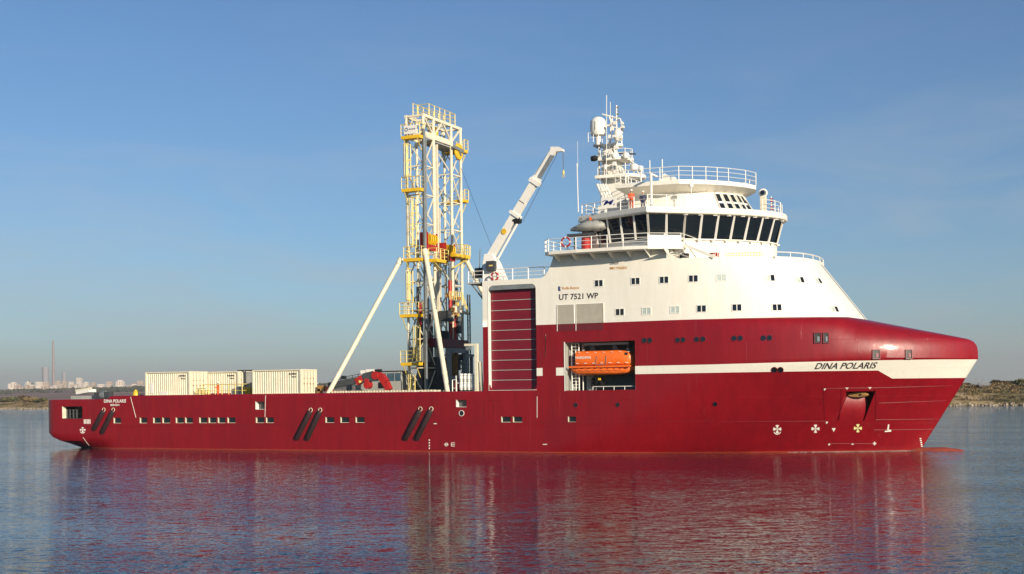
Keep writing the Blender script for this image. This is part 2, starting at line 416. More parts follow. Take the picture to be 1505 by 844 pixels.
me = hull.data; bm = bmesh.new(); bm.from_mesh(me); bmesh.ops.remove_doubles(bm, verts=bm.verts, dist=.0015); bmesh.ops.dissolve_degenerate(bm, dist=.001, edges=bm.edges); bm.to_mesh(me); bm.free()
hull.location = -Vector((50, 0, 0)) * 0
# object coordinates are ship coordinates shifted by the empty: shift them back inside the paint material
for n_ in [n for n in MAT['hull'].node_tree.nodes if n.type == 'TEX_COORD']:
    t = MAT['hull'].node_tree; vm = N(t, 'ShaderNodeVectorMath', operation='ADD'); vm.inputs[1].default_value = (50, 0, 0)
    tos = [l.to_socket for l in n_.outputs['Object'].links]
    t.links.new(n_.outputs['Object'], vm.inputs[0])
    for s_ in tos: t.links.new(vm.outputs[0], s_)

# working deck, bulb
d = MB().use('deck_green'); d.add([(0.3, -9.7, 5.0), (9.3, -10.15, 5.0), (9.3, 10.15, 5.0), (.3, 9.7, 5.0)], [(0, 1, 2, 3)]); d.bx(9.2, 55.8, -10.16, 10.16, 4.9, 5.3)
d.build('deck', ship)
b_ = MB().use('hull')
b_.lathe((0, 0, 0), [(.05, 90), (.9, 92), (1.1, 94), (1.15, 96), (.95, 97.4), (.55, 98.3), (.1, 98.75)], 20, 'x')
for v in b_.v: v.z = v.z * .9 - .72; v.y *= 1.2
o = b_.build('bulbous_bow', ship, smooth=60); o['label'] = 'round orange red bulb just breaking the water under the stem'
o.data.materials[0] = MAT['oxide']

# ------------------------------------------------------------------ white accommodation block
def sup_grid():
    mb = MB().use('white')
    def zt(s):
        if s < 61.6: return 16.2
        if s < 63.0: return 16.2 + 2.0 * (cl((s - 61.6) / 1.4)) ** 2.2
        return 18.2 if s < 75.4 else lerp(18.2, 17.34, sm((s - 75.4) / .6))
    SS = lines([55.6, 61.3, 61.6, 61.9, 62.15, 62.4, 62.6, 62.75, 62.9, 63.0, 65, 67, 69, 70, 72, 74, 75.4, 75.6, 75.8, 76] + [76 + i for i in range(1, 10)] + [85.5, 86, 86.5, 87, 87.4, 87.8, 88.1, 89.3], [DOOR[0], DOOR[1], 55.6] + [70 + 19.3 * (1 - f ** (1 / .43)) ** (1 / 2.3) for f in (.52, .46, .4, .34, .28, .22, .16, .11, .06, .02)])
    ZS = lines([11.85, 12.6, 13.4, 14.2, 15, 15.9], [DOOR[3]], .2) + [16.2, 16.6, 17., 17.4, 17.8, 18.2]
    def pt(s, z, sgn):
        h = z if z < 16 else 16 + (z - 16) / 2.2 * (zt(s) - 16)
        if s <= 70: return Vector((s, sgn * 10.5, h))
        xe = lerp(89.3, 85.1, cl((h - 11.85) / 5.5)); x = 70 + (s - 70) / 19.3 * (xe - 70); return Vector((x, sgn * sup_b(x, h), h))
    idx = {}
    def vid(i, j, sg):
        if (i, j, sg) not in idx: idx[i, j, sg] = len(mb.v); mb.v.append(pt(SS[i], ZS[j], sg))
        return idx[i, j, sg]
    for i in range(len(SS) - 1):
        for j in range(len(ZS) - 1):
            for sg in (-1, 1):
                if sg < 0 and in_hole(SS[i], SS[i + 1], ZS[j], ZS[j + 1]): continue
                mb.f.append([vid(i, j, sg), vid(i + 1, j, sg), vid(i + 1, j + 1, sg), vid(i, j + 1, sg)][::-sg]); mb.mi.append(0)
    # decks / roofs and aft bulkheads
    J = len(ZS) - 1
    for i in range(len(SS) - 1):
        mb.add([pt(SS[i], 18.2, -1) + Vector((0, 0, -.03)), pt(SS[i + 1], 18.2, -1) + Vector((0, 0, -.03)), pt(SS[i + 1], 18.2, 1) + Vector((0, 0, -.03)), pt(SS[i], 18.2, 1) + Vector((0, 0, -.03))], [(0, 1, 2, 3)])
    mb.add([(55.6, -10.5, 5.3), (55.6, 10.5, 5.3), (55.6, 10.5, 11.85), (55.6, -10.5, 11.85)], [(0, 1, 2, 3)]); mb.mi[-1] = 0
    mb.add([(55.6, -10.5, 11.85), (55.6, 10.5, 11.85), (55.6, 10.5, 16.2), (55.6, -10.5, 16.2)], [(0, 1, 2, 3)])
    return mb
o = sup_grid().build('superstructure', ship, smooth=30, recalc=False)
me = o.data; bm = bmesh.new(); bm.from_mesh(me); bmesh.ops.remove_doubles(bm, verts=bm.verts, dist=.002); bm.to_mesh(me); bm.free()
# bulwark ring round the fore deck under the bridge
ring = [(76.2, 8.75), (79, 8.35), (81, 7.7), (82.6, 6.8), (83.8, 5.6), (84.6, 4.1), (85.05, 2.2), (85.2, 0)]
ringf = [(x, -y) for x, y in ring] + [(x, y) for x, y in ring[::-1][1:]]
def shell(mb, plan, z0, z1, th=.12, k=0.):
    for (a, b) in zip(plan, plan[1:]):
        mb.add([(a[0], a[1], z0), (b[0], b[1], z0), (b[0] + k, b[1], z1), (a[0] + k, a[1], z1)], [(0, 1, 2, 3)])
        mb.add([(a[0] - th, a[1] * .985, z1), (b[0] - th, b[1] * .985, z1), (b[0] + k, b[1], z1), (a[0] + k, a[1], z1)], [(0, 1, 2, 3)])
        mb.add([(a[0] - th, a[1] * .985, z0), (b[0] - th, b[1] * .985, z0), (b[0] - th, b[1] * .985, z1), (a[0] - th, a[1] * .985, z1)], [(0, 1, 2, 3)])
r_ = MB().use('white'); shell(r_, ringf[3:-3], 16.7, 17.36, k=.1)
r_.use('white_clean').rail([(x, y, 17.34) for x, y in ringf[3:-3]], .42, 1, 1.6, .05, .035)
r_.build('foredeck_bulwark', ship, smooth=30)

# ------------------------------------------------------------------ openings: linings and panes
def lining(hole, depth, name, frame='white_clean', back='glass', parent=ship, pane='pane', curved=False):
    x0, x1, z0, z1 = hole
    y = -10.5; e = .0
    mb = MB().use(frame)
    Y1 = y + depth
    for q in ([(x0, y, z0), (x0, Y1, z0), (x0, Y1, z1), (x0, y, z1)], [(x1, y, z0), (x1, Y1, z0), (x1, Y1, z1), (x1, y, z1)],
              [(x0, y, z0), (x1, y, z0), (x1, Y1, z0), (x0, Y1, z0)], [(x0, y, z1), (x1, y, z1), (x1, Y1, z1), (x0, Y1, z1)]):
        mb.add(q, [(0, 1, 2, 3)])
    t = .035                                  # strips on the sunlit aft and bottom edges only, light painted in, slightly proud
    for a, b, c, d_ in ((x0 - t, x0, z0 - t, z1 + t), (x0, x1, z0 - t, z0)): mb.bx(a, b, y - .025, y + .02, c, d_)
    o = mb.build(name, parent)
    p = MB().use(back); p.add([(x0, Y1 - .01, z0), (x1, Y1 - .01, z0), (x1, Y1 - .01, z1), (x0, Y1 - .01, z1)], [(0, 1, 2, 3)]); p.build(pane, o)
    return o
for i, h in enumerate(PORTS):
    lining(h, .17, 'window', frame='cream', back='glass')
for h in HATCH: lining(h, .5, 'mooring_hatch', back='inner_dark', pane='back_plate')
o = lining(STERN, 1.3, 'mooring_opening', frame='grey_dark', back='black', pane='back_plate')
q = MB().use('cream').bx(STERN[0] - .03, STERN[0] + .02, -10.53, -9.95, STERN[2], STERN[3]); q.build('jamb', o)  # cream strip paints sunlight on the aft side of the opening
q = MB().use('grey_dark')
for px in (99, 103, 108, 113): p = S(px, 614, -9.8); q.tube((p.x, -9.8, STERN[2]), (p.x, -9.8, STERN[2] + .9), .09, 8); q.tube((p.x, -9.8, STERN[2] + .86), (p.x, -9.8, STERN[2] + .98), .15, 8)
q.beam((STERN[0], -9.6, STERN[2] + .5), (STERN[1], -9.6, STERN[2] + .5), .06, .06); q.build('bollard', ship)

# cargo door recess
o = lining(DOOR, .62, 'door_recess', frame='white_clean', back='maroon', pane='back_plate')
x0, x1, z0, z1 = DOOR
g = MB().use('grey'); g.bx(x0 + .01, x1 - .01, -10.46, -9.92, z1 - .42, z1 - .012); g.build('lintel', o)
cd = MB().use('maroon')
n_p = 10; hp = (z1 - .45 - z0) / n_p
for i in range(n_p): cd.bx(x0 + .05, x1 - .03, -10.0, -9.93 - .002 * (i % 2), z0 + i * hp + .04, z0 + (i + 1) * hp - .04)
cd.use('grey_light')
for i in range(1, n_p): cd.bx(x0 + .05, x1 - .03, -10.03, -9.95, z0 + i * hp - .03, z0 + i * hp + .03)
cd = cd.build('cargo_door', ship); cd['label'] = 'tall maroon folding cargo door with ten horizontal panels'
# rounded corner fillets of the door opening
fl = MB()
for (cx, cz, sx_, sz_) in ((x0, z0, 1, 1), (x1, z0, -1, 1), (x0, z1, 1, -1), (x1, z1, -1, -1)):
    fl.use('hull' if sz_ > 0 else 'white'); R_ = .5; P = [(cx, -10.5, cz)]
    for k in range(7):
        a = k / 6 * math.pi / 2; P.append((cx + sx_ * R_ * (1 - math.cos(a)), -10.5, cz + sz_ * R_ * (1 - math.sin(a))))
    P2 = [(a, b + .3, c) for a, b, c in P]; n_ = len(P)
    fl.add(P + P2, [tuple(range(n_)), tuple(range(2 * n_ - 1, n_ - 1, -1))] + [(i, (i + 1) % n_, n_ + (i + 1) % n_, n_ + i) for i in range(n_)])
fl.build('corner_plate', ship)

# lifeboat bay
x0, x1, z0, z1 = BAY; Yb = -6.4
bay = MB().use('grey_light'); bay.add([(x0, -10.5, z0), (x0, Yb, z0), (x0, Yb, z1), (x0, -10.5, z1)], [(0, 1, 2, 3)])  # aft wall painted paler than the rest, as sunlit
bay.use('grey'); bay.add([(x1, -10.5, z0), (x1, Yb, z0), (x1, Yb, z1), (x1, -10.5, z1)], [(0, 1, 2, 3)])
bay.add([(x0, -10.5, z1), (x1, -10.5, z1), (x1, Yb, z1), (x0, Yb, z1)], [(0, 1, 2, 3)]); bay.add([(x0, Yb, z0), (x1, Yb, z0), (x1, Yb, z1), (x0, Yb, z1)], [(0, 1, 2, 3)])
bay.use('deck_green').add([(x0, -10.5, z0), (x1, -10.5, z0), (x1, Yb, z0), (x0, Yb, z0)], [(0, 1, 2, 3)])
bay.use('white_clean').bx(x0 - .08, x0 + .0, -10.54, -10.45, z0 - .05, z1 + .05)  # white strip paints the sunlit aft edge of the bay
bay.use('grey_dark')
for k in range(6): bay.beam((x0 + .1, Yb + .12, z0 + .5 + k * .75), (x1 - .1, Yb + .12, z0 + .5 + k * .75), .06, .1)
for k in range(7): bay.beam((x0 + .5 + k, Yb + .1, z0), (x0 + .5 + k, Yb + .1, z1), .1, .1)
bay = bay.build('lifeboat_bay', ship)
q = MB().use('white_clean')
for xx, yy in ((x0 + .42, -9.9), (x0 + .52, -9.2), (x0 + 1.05, -9.7), (x0 + 1.15, -9.0)): q.tube((xx, yy, z0), (xx, yy, z1 - .1), .06, 6)
for k in range(16): q.beam((x0 + .42, -9.9, z0 + .25 + k * .29), (x0 + 1.05, -9.7, z0 + .25 + k * .29), .03)
q.rail([(x0 + 2.6, -10.2, z0), (x1 - .1, -10.2, z0)], .32, 1, 1.1, .035, .03)
q.build('bay_ladder', bay)
q = MB().use('grey_light'); q.bx(x0 + 1.35, x0 + 2.0, -8.6, -7.8, z0, z1 - .8); q.beam((x0 + 1.6, -9.7, z1 - .2), (x1 - .9, -9.7, z1 - .2), .25, .2)
q.use('black')
for xx in (x0 + 2.2, x1 - 2.4): q.bx(xx, xx + .35, -9.8, -9.3, z1 - .9, z1 - .1)
q.lathe((x0 + 2.6, -9.0, z0 + .7), [(.05, -.5), (.45, -.5), (.45, -.4), (.25, -.38), (.25, .38), (.45, .4), (.45, .5), (.05, .5)], 14, 'x')
q.use('yellow').bx(x0 + 3.0, x0 + 3.2, -9.9, -9.7, z0 + .9, z0 + 1.1)
q.build('davit', bay)

# anchor pocket in the flared bow
yy = surf_b(aL.x, 4.2)
pk = MB().use('hull'); dep = 1.7
def pocket_pt(s, z, d_): x = col_x(s, z); return Vector((x, -(b_low(x, z) - d_), z))
ss0, ss1 = POCK_S; zz0, zz1 = POCK_Z
for q_ in ([(ss0, zz0), (ss0, zz1)], [(ss1, zz0), (ss1, zz1)], [(ss0, zz0), (ss1, zz0)], [(ss0, zz1), (ss1, zz1)]):
    a, b = q_; pk.add([pocket_pt(*a, 0), pocket_pt(*a, dep), pocket_pt(*b, dep), pocket_pt(*b, 0)], [(0, 1, 2, 3)])
pk.add([pocket_pt(ss0, zz0, dep), pocket_pt(ss1, zz0, dep), pocket_pt(ss1, zz1, dep), pocket_pt(ss0, zz1, dep)], [(0, 1, 2, 3)])
pk = pk.build('anchor_pocket', ship)
bol = MB().use('hull'); rings = []
for k in range(9):                              # bulging anchor bolster plate
    t = k / 8; z = lerp(zz0 - .02, zz1 - .42, t); rg = []
    out = .06 + .95 * (t ** 2.2)
    for i in range(9):
        u = i / 8; s = lerp(ss0 + .05, lerp(ss1 - .08, ss1 - .75, t ** 1.5), u); rg.append(pocket_pt(s, z, out + .5 * max(0, u - .75) ** 1.2))
    rings.append(rg)
bol.loft(rings, closed=False); bol.build('anchor_bolster', pk, smooth=60)
an = MB().use('rust'); c = pocket_pt((ss0 + ss1) / 2 - .3, zz1 - .3, .75)
rg = [[c + Vector((.95 * math.cos(a) * k - .0, dy, .24 * math.sin(a) * k)) for a in [i * math.pi / 8 for i in range(16)]] for k, dy in ((.8, -.25), (1, -.1), (1, .3))]
an.loft(rg).use('black'); an.tube(c + Vector((.3, -.3, 0)), c + Vector((.3, .1, 0)), .1, 8); an.build('anchor', pk, smooth=40)

# ------------------------------------------------------------------ things laid on the plating: windows, portholes, marks
def patch(mb, pts_px, off=.02, th=.02):          # polygon given where it sits on the plating
    P = [hit(x, y) for x, y in pts_px]; n = nrm_at(P[0]); n_ = len(P)
    A = [p + nrm_at(p) * off for p in P]; B = [p - nrm_at(p) * th for p in P]
    mb.add(A + B, [tuple(range(n_))] + [(i, (i + 1) % n_, n_ + (i + 1) % n_, n_ + i) for i in range(n_)])
def frame_at(px, py):
    P = hit(px, py); n = nrm_at(P); u = Vector((0, 0, 1)).cross(n).normalized(); u = u if u.x > 0 else -u; w = (Vector((0, 0, 1)) - n * n.z).normalized()
    return P, u, w, n
def boxf(mb, P, u, w, n, a0, a1, b0, b1, c0, c1):
    V = [P + u * a + w * b + n * c for a in (a0, a1) for b in (b0, b1) for c in (c0, c1)]
    mb.add(V, [(0, 1, 3, 2), (4, 6, 7, 5), (0, 4, 5, 1), (2, 3, 7, 6), (0, 2, 6, 4), (1, 5, 7, 3)])
WIN = [(880, 416.5, 0), (934, 413.3, 0), (976, 411.5, 0), (1019, 409.6, 0), (1060, 408.3, 1), (1132, 408.6, 2), (1176, 411.5, 2), (1203, 413, 2),
       (911, 458.8, 0), (950, 457.3, 1), (992, 455.4, 1), (1031, 453.8, 0), (1083, 452.2, 0), (1142, 452, 0), (1227, 454.6, 2)]
for px, py, c in WIN:
    P, u, w, n = frame_at(px, py); hw, hh = .38, .28
    f = MB().use('white_clean')
    for a in ((-hw - .06, -hw, -hh - .06, hh + .06), (hw, hw + .06, -hh - .06, hh + .06), (-hw, hw, hh, hh + .06), (-hw, hw, -hh - .06, -hh), (-.035, .035, -hh, hh)): boxf(f, P, u, w, n, *a, -.1, .035)
    f = f.build('window', ship)
    g = MB().use('glass' if c == 0 else 'curtain'); boxf(g, P, u, w, n, -hw, 0 if c == 2 else hw, -hh, hh, -.1, .008)
    if c == 2: g.use('glass'); boxf(g, P, u, w, n, 0, hw, -hh, hh, -.1, .008)
    g.build('pane', f)
HOLE = [(947, 500.5, 4.2), (955, 500.5, 4.2), (996, 500, 4), (1004, 499.6, 4), (1024, 499, 4), (1033, 498.6, 4), (1079, 497.4, 4), (1088, 497.2, 4), (1122, 497, 4), (1131, 496.8, 4),
        (1138, 543.8, 4.2), (1147, 543.8, 4.2), (846, 595.3, 3.6), (908, 595, 3.6), (1051, 594, 3.6), (678.5, 607.5, 4.4)]
for px, py, r in HOLE:
    P, u, w, n = frame_at(px, py); R_ = r / 15.4 * .85; f = MB().use('maroon' if px != 678.5 else 'white_clean')
    ri = [[P + (u * math.cos(a) + w * math.sin(a)) * rr + n * d_ for a in [i * math.pi / 9 for i in range(18)]] for rr, d_ in ((R_ * 1.18, -.05), (R_ * 1.18, .04), (R_, .045), (R_, -.05))]
    f.loft(ri, caps=False); f = f.build('porthole', ship)
    g = MB().use('glass' if px not in (678.5,) else 'black'); g.add([P + (u * math.cos(a) + w * math.sin(a)) * R_ + n * .012 for a in [i * math.pi / 9 for i in range(18)]], [tuple(range(18))]); g.build('pane', f)
for px0, px1, py0, py1 in ((1197.5, 1205.5, 490, 504), (1210.5, 1217, 490, 504), (1283, 1292, 515, 527), (1331, 1339.5, 515, 527)):
    P, u, w, n = frame_at((px0 + px1) / 2, (py0 + py1) / 2); hw = (px1 - px0) / 2 / 16.2; hh = (py1 - py0) / 2 / 16.6
    f = MB().use('maroon')
    for a in ((-hw - .05, -hw, -hh - .05, hh + .05), (hw, hw + .05, -hh - .05, hh + .05), (-hw, hw, hh, hh + .05), (-hw, hw, -hh - .05, -hh)): boxf(f, P, u, w, n, *a, -.1, .10)
    f = f.build('fairlead', ship); g = MB().use('black'); boxf(g, P, u, w, n, -hw, hw, -hh, hh, -.1, .03)
    g.use('maroon' if px0 > 1250 else 'grey'); boxf(g, P, u, w, n, -hw * .1, hw * .7, -hh * .7, hh * .3, 0, .06); g.build('opening', f)
# louvred vent panels across the red and white paint
for px0, px1 in ((819.5, 843.5), (847, 887)):
    a = S(px0, 475); b = S(px1, 475); zt_ = 13.6; zb_ = 11.2
    f = MB().use('white_clean')
    for q_ in ((a.x - .05, a.x, zb_, zt_), (b.x, b.x + .05, 11.9, zt_), (a.x, b.x, zt_, zt_ + .05)): f.bx(q_[0], q_[1], -10.55, -10.48, q_[2], q_[3])
    for z_ in [zb_ + .11 * k for k in range(22)]:
        f.use('louvre' if z_ > 11.83 else 'louvre_red'); f.add([(a.x, -10.53, z_), (b.x, -10.53, z_), (b.x, -10.49, z_ + .10), (a.x, -10.49, z_ + .10), (a.x, -10.47, z_), (b.x, -10.47, z_)], [(0, 1, 2, 3), (0, 1, 5, 4)])
        f.bx(a.x, b.x, -10.515, -10.49, z_, z_ + .108)
    f.build('vent_panel', ship)
# diagonal fenders
for (ax, ay, bx_, by) in ((153, 603.5, 138, 632), (167, 603.5, 150, 637), (457, 604, 435.5, 646), (471, 604, 451, 646.5), (618, 602.5, 595, 646.5), (634, 602.5, 612, 646.5)):
    a = S(ax, ay); b = S(bx_, by); d_ = (b - a).normalized(); s_ = Vector((d_.z, 0, -d_.x)); R_ = .30; rings = []
    for t, k in ((0, .5), (.12, .9), (.3, 1), ((b - a).length - .2, 1), ((b - a).length, .6)):
        c_ = a + d_ * t; rings.append([c_ + s_ * R_ * k * math.cos(q_) + Vector((0, -R_ * 1.1 * k * math.sin(q_), 0)) for q_ in [i * math.pi / 8 for i in range(9)]])
    f = MB().use('rubber'); f.loft(rings, closed=False); f.use('maroon')
    f.beam(a + s_ * .3 + Vector((0, -.02, 0)), b + s_ * .3 + Vector((0, -.02, 0)), .07, .07); f.beam(a - s_ * .3 + Vector((0, -.02, 0)), b - s_ * .3 + Vector((0, -.02, 0)), .07, .07)
    f.use('cream').torus(a + Vector((0, -.12, 0)) - d_ * .1, .2, .035, (0, -1, 0), 12, 5)
    f.build('fender', ship, smooth=50)
# raised weld seams and pipe-like outlines
def strip(mb, pts, w=.04, off=.03, n=10):
    for (a, b) in zip(pts, pts[1:]):
        k = n if abs(b[0] - a[0]) > 25 else 3
        for i in range(k):
            p, q_ = [hit(lerp(a[0], b[0], t), lerp(a[1], b[1], t), off * .4) for t in (i / k, (i + 1) / k)]
            mb.beam(p, q_, w, off)
for pts, wd in (([(717, 588), (728, 588)], .05), ([(725.7, 588), (725.7, 615)], .05), ([(711, 588), (711, 620)], .04), ([(1210, 571), (1290, 570), (1400, 567)], .04), ([(1287, 617), (1380, 616)], .05), ([(1292, 592.5), (1390, 589)], .035), ([(1060, 620), (1215, 619)], .035), ([(1218, 652), (1285, 652)], .03), ([(1287, 573), (1287, 617)], .05), ([(1237, 573), (1234, 617)], .05), ([(1210, 570), (1212, 618)], .04), ([(802, 493), (802, 525)], .05), ([(600, 622), (860, 620.5), (1050, 619)], .03), ([(100, 627), (600, 622)], .025), ([(1284, 632), (1375, 631)], .03)):
    w_ = MB().use('maroon'); strip(w_, pts, wd); w_.build('weld_seam', ship)
for pts, wd in (([(192, 583.5), (200, 614)], .05), ([(390.5, 581.5), (389.5, 613)], .05), ([(789.5, 583), (789.5, 614)], .06), ([(802, 492), (802, 524)], .05), ([(122, 643), (131, 655)], .03)):
    w_ = MB().use('text_white'); strip(w_, pts, wd); w_.build('guard_pipe', ship)
# painted marks
def thruster(px, py, r, col='text_white', bar=True):
    mk = MB().use(col)
    for k in range(4):
        a0 = math.pi / 4 * 0 + k * math.pi / 2
        for (t0, t1) in ((a0 - .42, a0 + .42),):
            pts = [(px, py)] + [(px + r * math.cos(lerp(t0, t1, i / 4)), py + r * math.sin(lerp(t0, t1, i / 4))) for i in range(5)]
            patch(mk, pts)
    if bar:
        n_ = 6; out = [(px + r * 1.0 * math.cos(t), py + r * .25 + r * 1.1 * math.sin(t)) for t in [math.pi * (.15 + .7 * i / n_) for i in range(n_ + 1)]]
        inn = [(px + r * .8 * math.cos(t), py + r * .25 + r * .9 * math.sin(t)) for t in [math.pi * (.15 + .7 * i / n_) for i in range(n_ + 1)]]
        for i in range(n_): patch(mk, [out[i], out[i + 1], inn[i + 1], inn[i]])
    return mk.build('thruster_mark', ship)
thruster(1142.3, 630.8, 6); thruster(1198.5, 630.3, 6, bar=False); thruster(1260.8, 629.5, 6, 'text_yellow', False); thruster(121.5, 632, 4)
mk = MB().use('text_white')
patch(mk, [(1222.5, 629.5), (1228, 629.5), (1225.3, 635)])
for q_ in ([(1305, 624), (1307, 624), (1306, 631), (1304, 631)], [(1304, 629.5), (1310, 632.5), (1309, 634), (1303.5, 631)], [(1308.5, 632), (1310, 634.5), (1300, 635), (1300.5, 633.5)]): patch(mk, q_)
for cx, cy in ((1244.8, 570.8), (1278.5, 570.3)): patch(mk, [(cx - 2.5, cy - 1), (cx + 2.5, cy - 1), (cx + .5, cy + 1.6), (cx - .5, cy + 1.6)])
for cx, cy in ((1211, 571), (1214, 620), (1217.5, 652)): patch(mk, [(cx, cy), (cx + 2.8, cy), (cx + 2.8, cy + 1), (cx + .8, cy + 3), (cx, cy + 3)])
patch(mk, [(1253, 651), (1255, 653.6), (1251, 653.6)]); patch(mk, [(1284.4, 649.5), (1286, 649.5), (1286, 654.5), (1284.4, 654.5)]); patch(mk, [(1282.7, 651.2), (1287.7, 651.2), (1287.7, 652.8), (1282.7, 652.8)])
for i in range(4): patch(mk, [(630.3, 646 + i * 4), (631.8, 646 + i * 4), (631.8, 648 + i * 4), (630.3, 648 + i * 4)])
for i in range(5): patch(mk, [(1351.5 + i * .5, 644 + i * 2.8), (1354 + i * .5, 644 + i * 2.8), (1354 + i * .5, 645.4 + i * 2.8), (1351.5 + i * .5, 645.4 + i * 2.8)])
for i in range(5): patch(mk, [(123.2 + i * 2.1, 616.5), (124.4 + i * 2.1, 616.5), (124.6 + i * 2.1, 623), (123.4 + i * 2.1, 623)])
for i in range(10):                               # load line ring and bars
    a, b = i * math.pi / 5, (i + 1) * math.pi / 5
    patch(mk, [(656 + 2.6 * math.cos(a), 653.5 + 2.6 * math.sin(a)), (656 + 2.6 * math.cos(b), 653.5 + 2.6 * math.sin(b)), (656 + 1.7 * math.cos(b), 653.5 + 1.7 * math.sin(b)), (656 + 1.7 * math.cos(a), 653.5 + 1.7 * math.sin(a))])
patch(mk, [(652.8, 653), (659.2, 653), (659.2, 653.9), (652.8, 653.9)])
for yy_ in (650.5, 653, 655.5): patch(mk, [(663, yy_), (668.5, yy_), (668.5, yy_ + .8), (663, yy_ + .8)])
patch(mk, [(663, 650.5), (664, 650.5), (664, 656.3), (663, 656.3)])
patch(mk, [(798, 652.7), (804, 652.7), (804, 653.8), (798, 653.8)]); patch(mk, [(637.5, 622.2), (642, 622.2), (642, 623.4), (637.5, 623.4)])
mk.build('hull_marking', ship)

def text_verts(body, shear=0., bold=0., spacing=1.):
    c = D.curves.new('t', 'FONT'); c.body = body; c.size = 1; c.shear = shear; c.offset = bold; c.space_character = spacing; c.resolution_u = 3
    o = D.objects.new('t', c); COL.objects.link(o); dg = bpy.context.evaluated_depsgraph_get(); dg.update()
    me = D.meshes.new_from_object(o.evaluated_get(dg)); V = [v.co.copy() for v in me.vertices]; Fc = [tuple(p.vertices) for p in me.polygons]
    D.objects.remove(o); D.curves.remove(c); D.meshes.remove(me)
    x0, x1 = min(v.x for v in V), max(v.x for v in V); y0, y1 = min(v.y for v in V), max(v.y for v in V)
    return [((v.x - x0) / (x1 - x0), (v.y - y0) / (y1 - y0)) for v in V], Fc
def hull_text(name, body, tl, tr, bl, colr, shear=0., bold=.012, off=.025, parent=ship):
    V, Fc = text_verts(body, shear, bold)
    mb = MB().use(colr); P = []
    for u, v in V:
        x = tl[0] + (tr[0] - tl[0]) * u + (bl[0] - tl[0]) * (1 - v); y = tl[1] + (tr[1] - tl[1]) * u + (bl[1] - tl[1]) * (1 - v)
        P.append(hit(x, y, off))
    mb.add(P, Fc); return mb.build(name, parent)
hull_text('ship_name', 'DINA POLARIS', (1199, 533.4), (1290, 532.2), (1197, 542.7), 'text_dark', .28, .012, .03)
hull_text('ship_name', 'DINA POLARIS', (153, 587.2), (185.5, 586.9), (153, 592.2), 'text_white', 0, .03)
hull_text('port_name', 'BERGEN', (162.5, 594), (175.5, 593.9), (162.5, 596.8), 'text_white', 0, .03)
hull_text('type_lettering', 'UT 7521 WP', (821.8, 432.6), (879.2, 430.2), (821.8, 441.2), 'text_dark', 0, .015)
hull_text('maker_lettering', 'Rolls-Royce', (826.5, 421.6), (851.5, 420.8), (826.5, 426.8), 'text_orange', 0, .012)
hull_text('maker_lettering', 'RR', (820.6, 421), (824.2, 421), (820.6, 428), 'text_blue', 0, .03)
hull_text('call_sign', 'LAXO7', (896.5, 385.2), (909.5, 384.8), (896.5, 389.2), 'text_dark', 0, .02)
hull_text('number_lettering', 'IMO 9765031', (896.5, 392.4), (921.5, 391.6), (896.5, 396.4), 'text_orange', 0, .02)

# ------------------------------------------------------------------ bridge
RIM = [(64.6, -8.3), (72.45, -11.5), (75.4, -9.0), (77.6, -7.25), (79.6, -5.3), (81.1, -3.2), (81.9, -1.5), (82.1, 0)]
def full(h): return h + [(x, -y) for x, y in h[::-1] if abs(y) > 1e-6]
def inset(h, d):
    out = []
    for i, p in enumerate(h):
        a = Vector(h[max(0, i - 1)] + (0,)); b = Vector(p + (0,)); c = Vector(h[min(len(h) - 1, i + 1)] + (0,))
        if i == len(h) - 1 and abs(p[1]) < 1e-6: out.append((p[0] - d, 0)); continue
        n1 = (b - a).normalized() if i else (c - b).normalized(); n2 = (c - b).normalized() if i < len(h) - 1 else n1
        m1 = Vector((-n1.y, n1.x, 0)); m2 = Vector((-n2.y, n2.x, 0)); mm = (m1 + m2).normalized(); k = d / max(.5, mm.dot(m1)); out.append((b.x + mm.x * k, b.y + mm.y * k))
    return out
def ring3(h, z): return [Vector((x, y, z)) for x, y in full(h)]
bridge = MB().use('white')
W_TOP, W_BOT = inset(RIM, .42), inset(RIM, .98); BASE = inset(RIM, 1.15)
BASE[0] = (64.8, BASE[0][1])
ZB, ZW0, ZW1, ZR = 17.3, 19.28, 21.38, 21.98
bridge.loft([ring3(BASE, ZB), ring3(W_BOT, 18.5), ring3(W_BOT, ZW0)])
bridge.loft([ring3(inset(RIM, .30), ZW1), ring3(inset(RIM, .05), ZW1 + .05), ring3(RIM, ZW1 + .15), ring3(RIM, ZR - .04), ring3(inset(RIM, .06), ZR)])
bridge.use('white_clean')                              # ledge under the panes
bridge.loft([ring3(inset(RIM, .78), ZW0 - .10), ring3(inset(RIM, .78), ZW0 - .02)])
bridge = bridge.build('bridge', ship, smooth=25)
def along(h, n, i0, i1):                               # n equal steps along polyline h[i0..i1]
    seg = [Vector(h[i] + (0,)) for i in range(i0, i1 + 1)]; Ls = [(b - a).length for a, b in zip(seg, seg[1:])]; T = sum(Ls); out = []
    for k in range(n + 1):
        d_ = T * k / n
        for a, b, l_ in zip(seg, seg[1:], Ls):
            if d_ <= l_ + 1e-6: out.append(a.lerp(b, cl(d_ / l_))); break
            d_ -= l_
    return out
mull = MB().use('white_clean')
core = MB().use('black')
core.loft([ring3(inset(RIM, 1.35), ZW0 + .02), ring3(inset(RIM, 1.35), ZW1 - .02)]); core.build('room', bridge)
